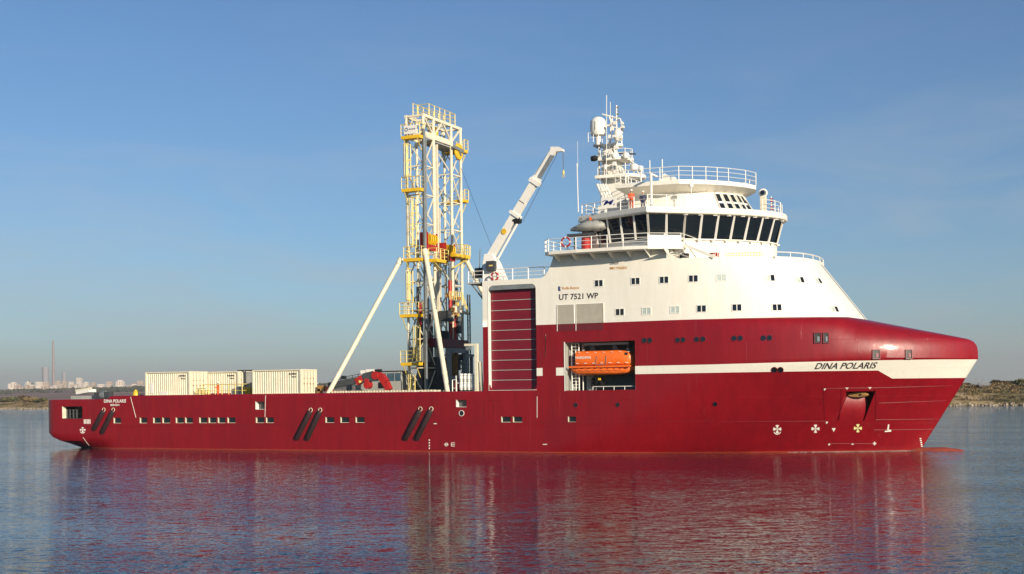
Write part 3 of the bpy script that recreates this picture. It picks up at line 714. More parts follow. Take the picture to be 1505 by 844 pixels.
for sg in (-1, 1):
    for (i0, i1, n_, lo) in ((0, 1, 5, 1), (1, 2, 2, 0), (2, 7, 7, 0)):
        bt = along(W_BOT, n_, i0, i1); tp = along(W_TOP, n_, i0, i1)
        for k in range(n_ + 1):
            a = bt[k]; b = tp[k]; a = Vector((a.x, a.y * -sg, ZW0)); b = Vector((b.x, b.y * -sg, ZW1 + .05))
            mull.beam(a, b, .17, .17)
        for k in range(lo, n_):
            q = []
            for (A, B, z) in ((bt[k], bt[k + 1], ZW0 + .10), (tp[k], tp[k + 1], ZW1 - .08)):
                e = (B - A).normalized() * .07; q.append(((A + e), (B - e), z))
            (A, B, z0_), (C, E_, z1_) = q
            pn = MB().use('glass'); pn.add([(A.x, -sg * A.y, z0_), (B.x, -sg * B.y, z0_), (E_.x, -sg * E_.y, z1_), (C.x, -sg * C.y, z1_)], [(0, 1, 2, 3)])
            pn.build('pane', bridge)
            if lo:
                pass
bt = along(W_BOT, 5, 0, 1); tp = along(W_TOP, 5, 0, 1)
for sg in (-1, 1): mull.add([(bt[0].x, sg * bt[0].y, ZW0), (bt[1].x, sg * bt[1].y, ZW0), (tp[1].x, sg * tp[1].y, ZW1), (tp[0].x, sg * tp[0].y, ZW1)], [(0, 1, 2, 3)])
mull.add([(64.9, -8.2, ZW0), (64.9, 8.2, ZW0), (64.9, 8.2, ZW1), (64.9, -8.2, ZW1)], [(0, 1, 2, 3)])
mull.build('window_frame', bridge)
# small lamps and wiper boxes over the panes, sill lugs
q = MB().use('white_clean')
for k in range(9):
    p = along(inset(RIM, .35), 8, 2, 7)[k]; q.box((p.x, p.y, ZW1 - .03), (.3, .3, .12)); p = along(inset(RIM, .72), 8, 2, 7)[k]; q.box((p.x, p.y, ZW0 - .16), (.2, .2, .16))
q.build('wiper_box', bridge)
# walkway round the wings
WALK = [(62.6, -11.5), (63.2, -12.1), (66, -12.35), (70.5, -12.3), (72.7, -11.95), (75.2, -10.3), (75.2, -8.8)]
wk = MB().use('white')
wk.loft([[Vector((x, y * (-1 if sgn_ else 1), z)) for x, y in WALK + [(62.9, -8.8)]] for sgn_ in (0,) for z in (18.14, 18.42)])
wk.loft([[Vector((x, -y, z)) for x, y in WALK + [(62.9, -8.8)]] for z in (18.14, 18.42)])
for sg in (-1, 1):
    for k in range(7): xx = 63.6 + k * 1.75; wk.add([(xx, sg * 10.5, 18.13), (xx, sg * 12.1, 18.13), (xx, sg * 10.5, 17.5), (xx + .05, sg * 10.5, 18.13), (xx + .05, sg * 12.1, 18.13), (xx + .05, sg * 10.5, 17.5)], [(0, 1, 2), (3, 4, 5), (0, 1, 4, 3), (1, 2, 5, 4)])
wk = wk.build('walkway', ship)
rl = MB().use('white_clean')
for sg in (1, -1): rl.rail([(x, y * sg, 18.42) for x, y in WALK[:6]] + [(75.2, -9.4 * sg, 18.42)], 1.1, 3, 1.5, .034, .042)
rl.rail([(62.7, -11.4, 18.42), (62.9, -8.6, 18.42), (62.9, 8.6, 18.42), (62.7, 11.4, 18.42)], 1.1, 3, 1.8, .03, .035)
rl.build('railing', wk)
# canvas-like plating on the forward wing rail and the stair down
st = MB().use('white'); st.add([(72.72, -11.97, 18.42), (75.22, -10.32, 18.42), (75.22, -10.32, 19.35), (72.72, -11.97, 19.35)], [(0, 1, 2, 3)])
for (Y_) in (-9.6, -8.8): st.beam((75.3, Y_, 18.5), (78.0, Y_, 17.3), .08, .25)
for k in range(8): st.bx(75.35 + k * .34, 75.6 + k * .34, -9.6, -8.8, 18.36 - k * .15, 18.39 - k * .15)
for (Y_) in (-9.6, -8.8): st.beam((75.3, Y_, 19.5), (78.2, Y_, 18.25), .06, .06); st.beam((78.1, Y_, 17.3), (78.1, Y_, 18.25), .05)
st.build('stairway', ship)
q = MB().use('black'); p = S(1003, 381, -9.9); q.box((p.x, -9.3, 17.55), (.75, .5, .5)); q.use('grey_light')
for k in range(5): q.bx(74.2 + k * .3, 74.4 + k * .3, -10.45, -9.2, 17.95 - k * .12, 18.0 - k * .12)
q.build('floodlight', ship)
q = MB().use('red'); p = S(1048, 373, -8.4); q.box((p.x, -8.0, 17.6), (.75, .6, .5)); q.use('white_clean').box((p.x, -8.31, 17.62), (.2, .03, .2)); q.build('fire_box', ship, bevel=.04)
q = MB().use('yellow_pale').rail([(78.6, -8.1, 17.3), (81.6, -6.9, 17.3)], .45, 2, .25, .03, .03); q.build('grating', ship)

# ------------------------------------------------------------------ top house and its flared deck
HR = [(67.9, -7.2), (70.5, -7.3), (74.0, -7.0), (76.1, -5.5), (77.7, -3.7), (78.8, -1.8), (79.3, 0)]
HW_ = inset(HR, 1.75); ZH = 24.85
HWb = [(68.5, -5.3), (71, -5.35), (73.6, -5.1), (75.8, -4.3), (77.6, -3.0), (78.8, -1.6), (79.3, 0)]
HWt = [(68.5, -5.3), (71, -5.35), (73.3, -5.1), (75.0, -4.1), (76.6, -2.8), (77.6, -1.5), (78.0, 0)]
th_ = MB().use('white')
th_.loft([ring3(HWb, ZR - .02), ring3(HWt, 24.1)])
th_.loft([ring3(HWt, 24.0), ring3(inset(HR, .25), ZH - .42), ring3(HR, ZH - .38), ring3(HR, ZH)])
for k in range(14):
    p = along(inset(HR, .4), 13, 0, 6)[k]; c_ = along(HWt, 13, 0, 6)[k]
    for sg in (1, -1): th_.add([(p.x, sg * p.y, ZH - .40), (c_.x, sg * c_.y, 24.62 - .15), (c_.x, sg * c_.y, 23.95), (p.x + .05, sg * p.y, ZH - .40), (c_.x + .05, sg * c_.y, 24.47), (c_.x + .05, sg * c_.y, 23.95)], [(0, 1, 2), (3, 4, 5), (0, 2, 5, 3)])
th_ = th_.build('top_house', ship, smooth=25)
rl = MB().use('white_clean')
rl.rail([Vector(p) for p in ring3(HR, ZH)], 1.2, 3, 1.5, .032, .04, closed=True)
rl.build('railing', th_)
for (r0, r1) in ((22.25, 23.0), (23.1, 23.9)):          # two rows of windows curving round the front
    for sg in (-1, 1):
        for k in range(5):
            f0, f1 = .47 + k * .105, .47 + k * .105 + .078
            def PP(f, z):
                t = (z - ZR) / (24.1 - ZR); A = along(HWb, 100, 2, 6)[int(f * 100)]; B = along(HWt, 100, 2, 6)[int(f * 100)]; c_ = A.lerp(B, t); return Vector((c_.x + .05, -sg * (c_.y - .04), z))
            w_ = MB().use('white_clean'); 
            A, B, C, E_ = PP(f0, r0), PP(f1, r0), PP(f1, r1), PP(f0, r1)
            for a, b in ((A, B), (B, C), (C, E_), (E_, A)): w_.beam(a, b, .07, .07)
            w_.use('glass').add([A, B, C, E_], [(0, 1, 2, 3)]); w_.build('window', th_)
# rails and gear on the bridge roof
q = MB().use('white_clean')
RR = inset(RIM, .5)
q.rail([(x, y, ZR) for x, y in RR[:3]], 1.1, 3, 1.6, .04, .05)
q.rail([(x, -y, ZR) for x, y in RR[:3]], 1.1, 3, 1.6, .04, .05)
q.rail([(x, y, ZR) for x, y in full(RR)[5:-5]], 1.1, 3, 1.4, .035, .04)
q.rail([(65.2, -7.8, ZR), (65.2, 7.8, ZR)], 1.1, 3, 1.8, .035, .04)
q.build('roof_railing', ship)
q = MB().use('cream'); p = S(1130, 309, -1.2); q.bx(80.05, 80.55, -1.45, -.95, ZR, 23.55); q.use('white_clean').torus((80.3, -1.25, 23.9), .33, .09, (.2, -1, 0), 18, 6)
q.use('metal').lathe((80.3, -1.2, 23.9), [(.05, -.28), (.25, -.28), (.26, .08), (.15, .22), (.05, .25)], 16, 'y'); q.use('glass').lathe((80.3, -1.5, 23.9), [(.02, 0), (.2, 0), (.2, .04)], 16, 'y'); q.build('searchlight', ship, smooth=40)
q = MB().use('white_clean').tube((80.9, -.6, ZR), (80.9, -.6, 23.6), .05, 6); q.use('red')
for k in range(5): q.box((80.95, -.6, 22.4 + k * .25), (.22, .22, .09))
q.build('signal_light', ship)
# boxes and bottles on the top deck / rear of roof
q = MB().use('white_clean')
for (x, y, z, a, b, c_) in ((69.3, -5.8, ZR + .45, .8, .6, .9), (66.6, -7.2, ZR + .5, .7, .5, 1.0), (71.5, -3, ZH + .4, 1.2, 1.0, .8), (73.0, -6.0, ZH + .2, .7, .7, .4)): q.box((x, y, z), (a, b, c_))
q.add([(72.0, -6.4, ZH), (73.4, -6.4, ZH), (72.4, -6.4, ZH + .8), (72.0, -5.4, ZH), (73.4, -5.4, ZH), (72.4, -5.4, ZH + .8)], [(0, 1, 2), (3, 4, 5), (0, 1, 4, 3), (1, 2, 5, 4), (2, 0, 3, 5)])
for x in (68.8, 71.2, 72.4): q.tube((x, -6.9, ZH), (x, -6.9, ZH + 2.0), .05, 6)
q.lathe((70.3, -6.9, ZH + 1.3), [(.05, -.3), (.18, -.2), (.22, 0), (.18, .2), (.05, .3)], 10); q.tube((70.3, -6.9, ZH), (70.3, -6.9, ZH + 1.1), .05, 6)
q.tube((71.9, -8.6, ZR), (71.9, -8.6, ZR + 3.3), .12, 8); q.beam((71.9, -8.6, ZR + 3.3), (71.9, -6.9, ZR + 3.3), .15)
q.lathe((75.0, -6.5, ZR + 2.3), [(.05, -.25), (.2, -.15), (.22, .1), (.05, .25)], 10); q.tube((75.0, -6.5, ZR), (75.0, -6.5, ZR + 2.1), .04, 6)
q.build('deck_equipment', ship)

# ------------------------------------------------------------------ mast with radome
mast = MB().use('white')
def lev(px0, px1, py, Y=-.8): a = S(px0, py, Y); b = S(px1, py, Y); return a.x, b.x, (a.z + b.z) / 2
def plate(mb, px0, px1, py, hy, th=.22, Y=-.8, nose=True):
    a, b, z = lev(px0, px1, py, Y); c_ = (a + b) / 2; r0 = (b - a)
    P = [(a, -hy), (a, hy)] + [(lerp(a, b, .45 + .55 * math.sin(t)), hy * math.cos(t)) for t in [i * math.pi / 10 for i in range(1, 10)]]
    mb.loft([[Vector((x, y, z - th)) for x, y in P], [Vector((x, y, z)) for x, y in P]])
    return a, b, z
plate(mast, 881, 944, 258, 2.0, .3); plate(mast, 883, 926, 232, 1.6, .28); plate(mast, 884, 911, 211, .8); plate(mast, 870, 884, 211, .5)
def mp_pt(px, py, Y=-.8): return S(px, py, Y)
for Y_ in (-1.2, 1.2):
    pts = [(888, 300), (885, 262), (885, 236), (885, 212)]; pts2 = [(922, 300), (914, 262), (905, 236), (898, 214)]
    rA = [mp_pt(a, b, -.8) for a, b in pts]; rB = [mp_pt(a, b, -.8) for a, b in pts2]
    for i in range(3):
        a, b, c_, d_ = rA[i], rB[i], rB[i + 1], rA[i + 1]
        V = [Vector((p.x, Y_ * (1 - .15 * (i + k)), p.z)) for p, k in ((a, 0), (b, 0), (c_, 1), (d_, 1))]; mast.add(V, [(0, 1, 2, 3)])
for pp in (rA, rB):
    for i in range(3): mast.add([(pp[i].x, -.9 * (1 - .15 * i), pp[i].z), (pp[i].x, .9 * (1 - .15 * i), pp[i].z), (pp[i + 1].x, .9 * (1 - .15 * (i + 1)), pp[i + 1].z), (pp[i + 1].x, -.9 * (1 - .15 * (i + 1)), pp[i + 1].z)], [(0, 1, 2, 3)])
def mt(a, b, r=.06, Y=-.8, Y2=None): mast.tube(mp_pt(*a, Y), mp_pt(*b, Y if Y2 is None else Y2), r, 6)
mt((880, 211), (881, 258), .09); mt((881, 258), (886, 262), .09); mt((882, 232), (880, 258), .05); mt((897, 150), (897, 205), .03)
mt((906, 255), (906, 155), .09); mt((914, 178), (914, 205), .05); mt((900, 170), (900, 186), .05); mt((895, 170), (900, 186), .07); mt((885, 168), (912, 175), .08); mt((897, 186), (912, 190), .08)
mt((912, 175), (915, 196), .05); mt((926, 236), (944, 250), .09); mt((926, 240), (942, 258), .05); mt((903, 210), (905, 232), .12); mt((898, 175), (897, 211), .07)
for k in range(8): mt((881 + k * .0, 214 + k * 5.5), (884, 214 + k * 5.5), .03)
mast.use('white_clean')
for (px0, px1, py, hy) in ((882, 941, 258, 1.4), (884, 925, 232, 1.1), (885, 910, 211, .75)):
    a, b, z = lev(px0, px1, py); P = [(a, -hy), (lerp(a, b, .5), -hy), (lerp(a, b, .85), -hy * .75), (b, 0), (lerp(a, b, .85), hy * .75), (lerp(a, b, .5), hy), (a, hy)]
    mast.rail([(x, y, z) for x, y in P], .85, 2, .8, .03, .03)
mast.rail([mp_pt(869, 211) + Vector((0, -.8, 0)), mp_pt(884, 211) + Vector((0, -.8, 0))], .9, 2, .5, .03, .03)
for k in range(14): p = mp_pt(893 + random.random() * 22, 178 + random.random() * 75, -1 - random.random()); mast.box(p, (.15 + random.random() * .3, .3, .15 + random.random() * .35))
mast.use('grey')
for k in range(9): p = mp_pt(888 + random.random() * 28, 180 + random.random() * 75, -1 - random.random()); mast.box(p, (.2, .25, .2 + random.random() * .2))
for k in range(5): mt((906 + (k % 2) * 2, 158 + 5 * k), (909, 158 + 5 * k), .1)
mast = mast.build('mast', ship, smooth=25)
q = MB().use('white_clean'); c_ = mp_pt(879, 185, -1.0); R_ = .80
prof = [(R_ * .55, -1.0), (R_ * .85, -.95), (R_ * .93, -.8)] + [(R_ * .99, -.5), (R_, 0), (R_ * .97, .25)] + [(R_ * math.cos(t), .2 + R_ * .86 * math.sin(t)) for t in (.35, .65, .95, 1.2, 1.4, 1.55)]
q.lathe(c_, prof, 28); q.tube(c_ - Vector((0, 0, 1.9)), c_ - Vector((0, 0, .9)), .28, 12); q.use('grey'); q.beam(c_ + Vector((.0, -R_ - .01, -.5)), c_ + Vector((.0, -R_ + .02, .3)), .07, .04); q.build('radome', mast, smooth=40)
q = MB().use('white_clean'); c_ = mp_pt(908, 199, -1.5); q.lathe(c_, [(.05, -.6), (.3, -.55), (.42, -.2), (.44, .15), (.34, .45), (.15, .6), (.03, .62)], 20)
for (px, py, r) in ((904, 229, .4), (920, 229, .36), (932, 246, .42), (890, 246, .3)): c_ = mp_pt(px, py, -1.3); q.lathe(c_, [(.05, -r), (r * .8, -r * .7), (r, 0), (r * .8, r * .6), (.05, r)], 14)
q.build('antenna_dome', mast, smooth=40)
q = MB().use('black'); c_ = mp_pt(874, 233, -1.2); q.lathe(c_, [(.05, -.35), (.25, -.35), (.3, 0), (.2, .3), (.05, .35)], 12, 'x'); q.use('grey_light'); q.beam(c_ + Vector((.2, .1, .2)), c_ + Vector((.9, .3, .5)), .12); q.build('camera_lamp', mast)
q = MB().use('grey_dark'); q.beam(mp_pt(907, 225.5), mp_pt(934, 226.5), .18, .14); q.build('radar_scanner', mast)
# whip antennas and the raked exhausts
q = MB().use('white_clean')
for (a, b, Y_, r) in (((891, 310), (891.5, 140), -6.5, .035), ((850, 312), (848, 240), -8.6, .045), ((849.5, 245), (848.5, 208), -8.6, .015), ((883, 312), (882, 262), -6, .03)): q.tube(S(*a, Y_), S(*b, Y_), r, 5)
q.build('whip_antenna', ship)
q = MB().use('white')
for k in range(4): a = S(889 + k * 4, 296, -3 + k * .3); b = S(877.5 + k * 4, 271, -3 + k * .3); q.tube(a, b, .13, 8)
q.bx(65.3, 68.4, -3.2, 3.2, ZR - .01, 23.5)
q.build('exhaust_stack', ship)
# sign with the blue script M
sg_ = MB().use('white_clean'); a = S(884, 307, -9.75); b = S(906, 289, -9.75); sg_.bx(a.x, b.x, -9.80, -9.74, a.z, b.z); sg_ = sg_.build('name_board', ship)
V, Fc = text_verts('M', .30, .02); mb = MB().use('text_blue'); mb.add([(lerp(a.x + .22, b.x - .22, u), -9.825, lerp(a.z + .3, b.z - .28, v)) for u, v in V], Fc)
mb.beam((a.x + .12, -9.82, lerp(a.z, b.z, .62)), (a.x + .42, -9.82, lerp(a.z, b.z, .74)), .02, .06); mb.beam((b.x - .3, -9.82, lerp(a.z, b.z, .24)), (b.x - .12, -9.82, lerp(a.z, b.z, .36)), .02, .06)
mb.build('lettering', sg_)

# ------------------------------------------------------------------ garage roof: rail and aft platform
q = MB().use('white_clean').rail([(57.0, -10.2, 16.2), (61.9, -10.2, 16.2)], 1.05, 3, 1.55, .04, .06)
q.rail([(61.9, -10.2, 16.2), (62.6, -9, 16.2), (62.6, 9, 16.2)], 1.05, 3, 1.5, .03, .035)
q.rail([(55.7, 10.2, 16.2), (62.4, 10.2, 16.2)], 1.05, 3, 1.5, .03, .035)
q.build('roof_railing', ship)
pf = MB().use('grey_light').bx(53.9, 55.58, -10.3, -4.5, 16.0, 16.15); pf.use('grey').beam((54.2, -10, 16), (55.6, -10, 14.3), .12); pf.beam((54.2, -5, 16), (55.6, -5, 14.3), .12)
pf.use('white_clean').rail([(55.6, -10.25, 16.15), (54.0, -10.25, 16.15), (54.0, -4.6, 16.15)], 1.05, 3, 1.2, .035, .05); pf.build('aft_platform', ship)

# ------------------------------------------------------------------ drilling tower over the moonpool
tw = thing('drilling_tower', 'tall cream and yellow lattice drilling tower amidships with inclined tube stays', 'drilling tower', (44.8, 0, 5.3))
XA, XF = 43.8, 45.8; ZT = 34.2; ZD = 5.3
TOW = ((-4.1, -1.95), (1.95, 4.1))
for (ya, yb) in TOW:
    c = MB().use('cream')
    for x in (XA, XF):
        for y in (ya, yb): c.tube((x, y, ZD), (x, y, ZT), .16 if x == XF else .14, 8)
    bay_h = (ZT - 2.2 - ZD) / 9
    for k in range(10):
        z = ZD + bay_h * k
        for a, b in (((XA, ya), (XF, ya)), ((XF, ya), (XF, yb)), ((XA, yb), (XA, ya)), ((XA, yb), (XF, yb))): c.beam((*a, z), (*b, z), .12)
        if k < 9:
            for n_, (a, b) in enumerate((((XA, ya), (XF, ya)), ((XF, ya), (XF, yb)), ((XA, yb), (XA, ya)), ((XF, yb), (XA, yb)))):
                a, b = (a, b) if (k + n_) % 2 else (b, a); c.beam((*a, z), (*b, z + bay_h), .10)
    c.build('mast_leg', tw)
# crown frame
c = MB().use('cream')
for x in (XA, XF):
    c.beam((x, -4.25, ZT), (x, 4.25, ZT), .26, .3); c.beam((x, -4.1, ZT - 1.9), (x, 2.2, ZT - 1.9), .2, .55)
    for y0, y1 in ((-4.1, -1.95), (-1.95, 0), (0, 1.95), (1.95, 4.1)):
        up = y0 in (-4.1, 0); c.beam((x, y0, ZT if up else ZT - 1.8), (x, y1, ZT - 1.8 if up else ZT), .15)
for y in (-4.1, -1.95, 0, 1.95, 4.1): c.beam((XA, y, ZT), (XF, y, ZT), .2); c.beam((XA, y, ZT - 1.9), (XF, y, ZT - 1.9), .18)
for y in (-4.1,): c.beam((XA, y, ZT - 1.8), (44.8, y, ZT), .12); c.beam((44.8, y, ZT), (XF, y, ZT - 1.8), .12)
c.use('grey_light').bx(XA + .1, XF - .1, -1.9, 3.9, ZT - 2.35, ZT - 2.2)
c.use('yellow_pale').rail([(XA + .6, -3.7, ZT + .15), (XA + .6, 2.9, ZT + .15), (XF, 2.9, ZT + .15), (XF, -2.8, ZT + .15), (XA + .6, -2.8, ZT + .15)], 1.25, 3, 1.05, .04, .05)
c.use('yellow').bx(44.3, 44.9, .0, .8, ZT - 1.8, ZT - .4)
c.build('crown_frame', tw)
q = MB().use('yellow'); q.lathe((XF + .25, 3.2, ZT - 2.6), [(.05, -.12), (.85, -.12), (.9, -.06), (.9, .06), (.85, .12), (.05, .12)], 26, 'x'); q.use('grey'); q.beam((XF + .45, 1.6, ZT - 2.3), (XF + .45, 4.0, ZT - 2.5), .12, .35); q.beam((XF + .45, 2.8, ZT - 2.3), (XF + .45, 3.4, ZT - 3.0), .1, .2); q.build('crown_sheave', tw, smooth=40)
# guides in the middle
c = MB().use('cream')
for y in (-1.2, -.6): c.beam((XF - .4, y, ZD), (XF - .4, y, ZT - 2.2), .2, .3)
c.beam((XF - .6, .35, ZD + 4), (XF - .6, .35, ZT - 9), .12); c.beam((XF - .3, 2.5, ZD), (XF - .3, 2.5, ZT - 5), .2)
c.use('grey')
c.tube((XF + .2, -4.3, ZD), (XF + .2, -4.3, ZT - 1.5), .15, 8); c.tube((XF + .1, -3.7, ZT - 2), (XF + .1, -3.7, ZT - 14), .05, 5)
for y in (-3.2, -2.7, -2.3, -1.5, -.9, -.2, .6): c.tube((44.4, y, ZD), (44.4, y, ZD + 9 + (y * 3) % 4), .13, 6)
for y in (2.9, 3.4, 3.8): c.tube((44.9, y, ZD), (44.9, y, ZD + 11 + y), .12, 6)
c.use('grey_light')
for y in (-2.0, 0.1, 4.5): c.tube((44.9, y, ZD), (44.9, y, ZD + 13.5), .16, 8)
c.build('guide_pipe', tw)
q = MB().use('red'); q.tube((XF + .1, 1.15, ZD + 6), (XF + .1, 1.15, 17.6), .22, 10); q.tube((XF + .1, 2.1, ZD + 4), (XF + .1, 2.1, 16.0), .22, 10); q.tube((44.5, -2.9, ZD + 3), (44.5, -2.9, 15), .16, 8); q.tube((44.6, -1.0, ZD + 3), (44.6, -1.0, 14), .14, 8)
q.use('metal').tube((XF + .1, 1.15, 17.6), (XF + .1, 1.15, 20.6), .09, 8); q.tube((XF + .1, 2.1, 16.0), (XF + .1, 2.1, 20.6), .09, 8); q.build('hoist_cylinder', tw, smooth=40)
for (yc, zc) in ((-2.9, 21.6), (1.0, 20.9)):
    q = MB().use('red'); q.bx(45.2, 46.0, yc - 1.0, yc + 1.0, zc - 1.2, zc - .65); q.bx(45.15, 45.35, yc - 1.0, yc + 1.0, zc - .7, zc + .6)
    for y in (yc - 1.0, yc + 1.0): q.bx(45.2, 46.1, y - .07, y + .07, zc - 1.2, zc + .6)
    q = q.build('travelling_block', tw); s_ = MB().use('yellow')
    for y in (yc - .65, yc - .25, yc + .2, yc + .65): s_.lathe((45.8, y, zc - .05), [(.05, -.06), (.50, -.06), (.56, -.09), (.5, 0), (.56, .09), (.50, .06), (.05, .06)], 18, 'y')
    s_.build('sheave', q, smooth=40)
# platforms
def balcony(x0, x1, y0, y1, z, rails, m1='yellow', h=1.1):
    q = MB().use(m1); q.bx(x0, x1, y0, y1, z - .30, z + .02)
    q.use('yellow_pale'); q.rail([(a, b, z) for a, b in rails], h, 3, .75, .035, .045)
    q.use('yellow_pale')
    for x in (x0 + .3, x1 - .3): q.beam((x, y0 if y0 < 0 else y1, z - .3), (x, (y1 if y0 < 0 else y0), z - 1.5), .07)
    return q.build('platform', tw)
for z, xe, xs in ((32.0, 45.95, 43.75), (26.6, 45.95, 43.75), (19.45, 46.0, 43.9), (13.75, 45.6, 43.35), (8.8, 45.5, 43.4)):
    balcony(xs, xe, -5.1, -4.2, z, [(xs, -4.2), (xs, -5.1), (xe, -5.1), (xe, -4.2)], h=1.2)
balcony(46.0, 46.9, -3.6, -1.0, 19.45, [(46.0, -3.6), (46.9, -3.6), (46.9, -1.0), (46.0, -1.0)])
for z in (32.0, 26.6, 20.6): balcony(43.4, 46.2, 4.2, 5.1, z, [(43.4, 4.2), (43.4, 5.1), (46.2, 5.1), (46.2, 4.2)])
balcony(46.0, 46.8, 1.0, 4.2, 20.4, [(46.0, 2.2), (46.8, 2.2), (46.8, 4.2)])
q = MB().use('yellow_pale')
for (xx, y, za, zb) in ((44.6, -4.7, 5.3, 7.6), (44.5, -4.7, 14.9, 18.2), (44.4, -4.7, 27.6, 31.2), (44.8, -4.4, 20.6, 25.6), (45.2, -4.6, 9.0, 12.5)):   # caged ladders
    for d_ in (-.22, .22): q.tube((xx + d_, y, za), (xx + d_, y, zb), .06, 4)
    k = za
    while k < zb: q.beam((xx - .22, y, k), (xx + .22, y, k), .03); k += .3
    for k in range(int((zb - za) / 1.6) + 1): q.torus((xx, y - .35, za + .3 + 1.6 * k), .36, .03, (0, 0, 1), 12, 4)
    for t in (-.8, -.3, .3, .8): q.tube((xx + .36 * math.sin(t), y - .35 - .36 * math.cos(t), za + .3), (xx + .36 * math.sin(t), y - .35 - .36 * math.cos(t), zb), .035, 4)
q.build('ladder', tw)
# stays
for a, b, r in (((43.3, -4.5, 19.6), tuple(S(480, 578, -9.8)), .24), ((46.0, -4.4, 20.3), tuple(S(658.5, 573, -9.8)), .25), ((46.0, 4.4, 20.4), (51.6, 9.6, 5.4), .24)):
    q = MB().use('cream'); a = Vector(a); b = Vector(b); b.z = 5.45; q.tube(a, b, r, 14)
    q.box(b + Vector((0, 0, .05)), (.7, .6, .25)); q.tube(a + Vector((0, -.05, 0)), a + (b - a) * .04, r * 1.3, 10)
    for t in (.35, .62, .85): q.tube(a.lerp(b, t), a.lerp(b, t + .008), r * 1.12, 12)
    q.build('stay_tube', tw, smooth=40)
# machinery at the foot
q = MB().use('grey_light')
for y in (-1.3, 2.4): q.beam((47.0, y, ZD), (47.0, y, 10.1), .42, .42)
q.beam((47.0, -1.3, 10.1), (47.0, 2.4, 10.1), .42, .45); q.beam((47.0, -1.3, 7.3), (47.0, 2.4, 7.3), .3)
for y in (3.4, 4.6): q.beam((46.6, y, ZD), (46.6, y, 9.6), .25)
q.beam((46.6, 3.0, 9.7), (46.6, 5.0, 9.7), .25)
q.use('grey').bx(44.2, 45.6, -4.6, -2.4, 8.9, 10.4)
q.use('grey_dark')
for k in range(16): x = 43.9 + random.random() * 2.4; y = -3.6 + random.random() * 7.4; z = 5.3 + random.random() * 9; q.box((x, y, z), (.4 + random.random() * .7, .4 + random.random() * .9, .5 + random.random() * 1.6))
q.bx(44.2, 46.0, -2.2, 1.8, 5.3, 9.4)
for y in (4.4, 4.9):
    for k in range(12): q.beam((46.3, 4.4, 5.5 + k * .8), (46.3, 4.9, 5.5 + k * .8), .05)
    q.tube((46.3, y, 5.3), (46.3, y, 16.3), .08, 6)
q.use('maroon').bx(45.6, 46.6, -3.6, 3.8, 10.4, 11.3); q.use('rust').tube((46.4, 1.0, 6), (46.4, 1.0, 9.8), .4, 10)
q.build('drill_floor_machinery', tw)
q = MB()
for k in range(22): q.use(random.choice(['cream', 'metal', 'yellow_pale', 'grey', 'rust'])); q.box((46.3 + random.random() * .5, -.2 + random.random() * 2.2, 13.2 + random.random() * 2.8), (.3, .15 + random.random() * .5, .15 + random.random() * .6))
q.use('yellow_pale').rail([(46.8, -.6, 15.4), (46.8, 2.2, 15.4), (46.8, 3.4, 13.9)], .9, 2, .5, .04, .05); q.use('cream').beam((46.4, 2.0, 14.4), (46.4, 4.3, 14.2), .25); q.build('pipe_handler', tw)
q = MB().use('white_clean'); q.bx(44.15, 45.65, -5.19, -5.13, 32.15, 33.0); q = q.build('sign_board', tw)
lt = MB().use('text_blue'); lt.torus((44.45, -5.21, 32.62), .16, .035, (0, 1, 0), 14, 4)
V, Fc = text_verts('GEOQUIP', 0, .02); lt.add([(lerp(44.72, 45.5, u), -5.205, lerp(32.52, 32.70, v)) for u, v in V], Fc); lt.build('lettering', q)
q = MB().use('black'); q.tube((45.9, 4.0, 30), (56.2, -3.9, 13.2), .02, 4); q.build('guy_wire', tw)

# ------------------------------------------------------------------ main crane on the garage roof
Yc = -9.0
cr_ = thing('deck_crane', 'white telescopic crane with its boom raised, on the cargo door roof', 'crane', (56.2, Yc, 16.2))
def P_(px, py, Y=Yc): return S(px, py, Y)
q = MB().use('white_clean')
bt_, tp_ = P_(724, 411), P_(716, 388)
q.loft([[Vector((56.3 + a * 1.05, Yc + b * .8, 16.2)) for a, b in ((-1, -1), (1, -1), (1, 1), (-1, 1))], [Vector((55.9 + a * .75, Yc + b * .55, 18.0)) for a, b in ((-1, -1), (1, -1), (1, 1), (-1, 1))], [Vector((55.7 + a * .45, Yc + b * .4, 18.9)) for a, b in ((-1, -1), (1, -1), (1, 1), (-1, 1))]])
q.build('pedestal', cr_, bevel=.05)
A, B, C_ = Vector((55.55, Yc, 18.3)), P_(765, 322), P_(813, 222)
dr = (C_ - A).normalized()
q = MB().use('white_clean'); q.beam(A, A + dr * 6.5, .56, .72); q.beam(A + dr * 6.4, A + dr * 8.6, .56, .66); q.box(A + dr * 5.1, (.3, .78, 1.15), Matrix.Rotation(-math.atan2(dr.z, dr.x), 3, 'Y'))
nn = Vector((dr.z, 0, -dr.x))
q.tube(A + dr * .6 + nn * .75, A + dr * 5.2 + nn * .6, .12, 10); q.use('yellow').lathe(A + dr * 3.2 + Vector((0, -.33, 0)), [(.02, -.0), (.28, -.0), (.28, -.02)], 14, 'y')
bm1 = q.build('boom', cr_, bevel=.03)
q = MB().use('white_clean'); q.beam(A + dr * 8.3, C_ - dr * 3.0, .44, .46); q.use('grey').beam(A + dr * 8.4 + nn * .14, C_ - dr * 3.2 + nn * .14, .46, .24)
q.use('white_clean').box(A + dr * 8.7, (.42, .75, 1.0), Matrix.Rotation(-math.atan2(dr.z, dr.x), 3, 'Y')); q.box(C_ - dr * 3.0, (.3, .55, .8), Matrix.Rotation(-math.atan2(dr.z, dr.x), 3, 'Y'))
q.beam(C_ - dr * 3.0, C_, .4, .5); q.beam(A + dr * 8.0 - nn * .38, C_ - dr * 2.4 - nn * .32, .12); q.beam(C_ - dr * 3.6 - nn * .4, C_ - nn * .3, .10)
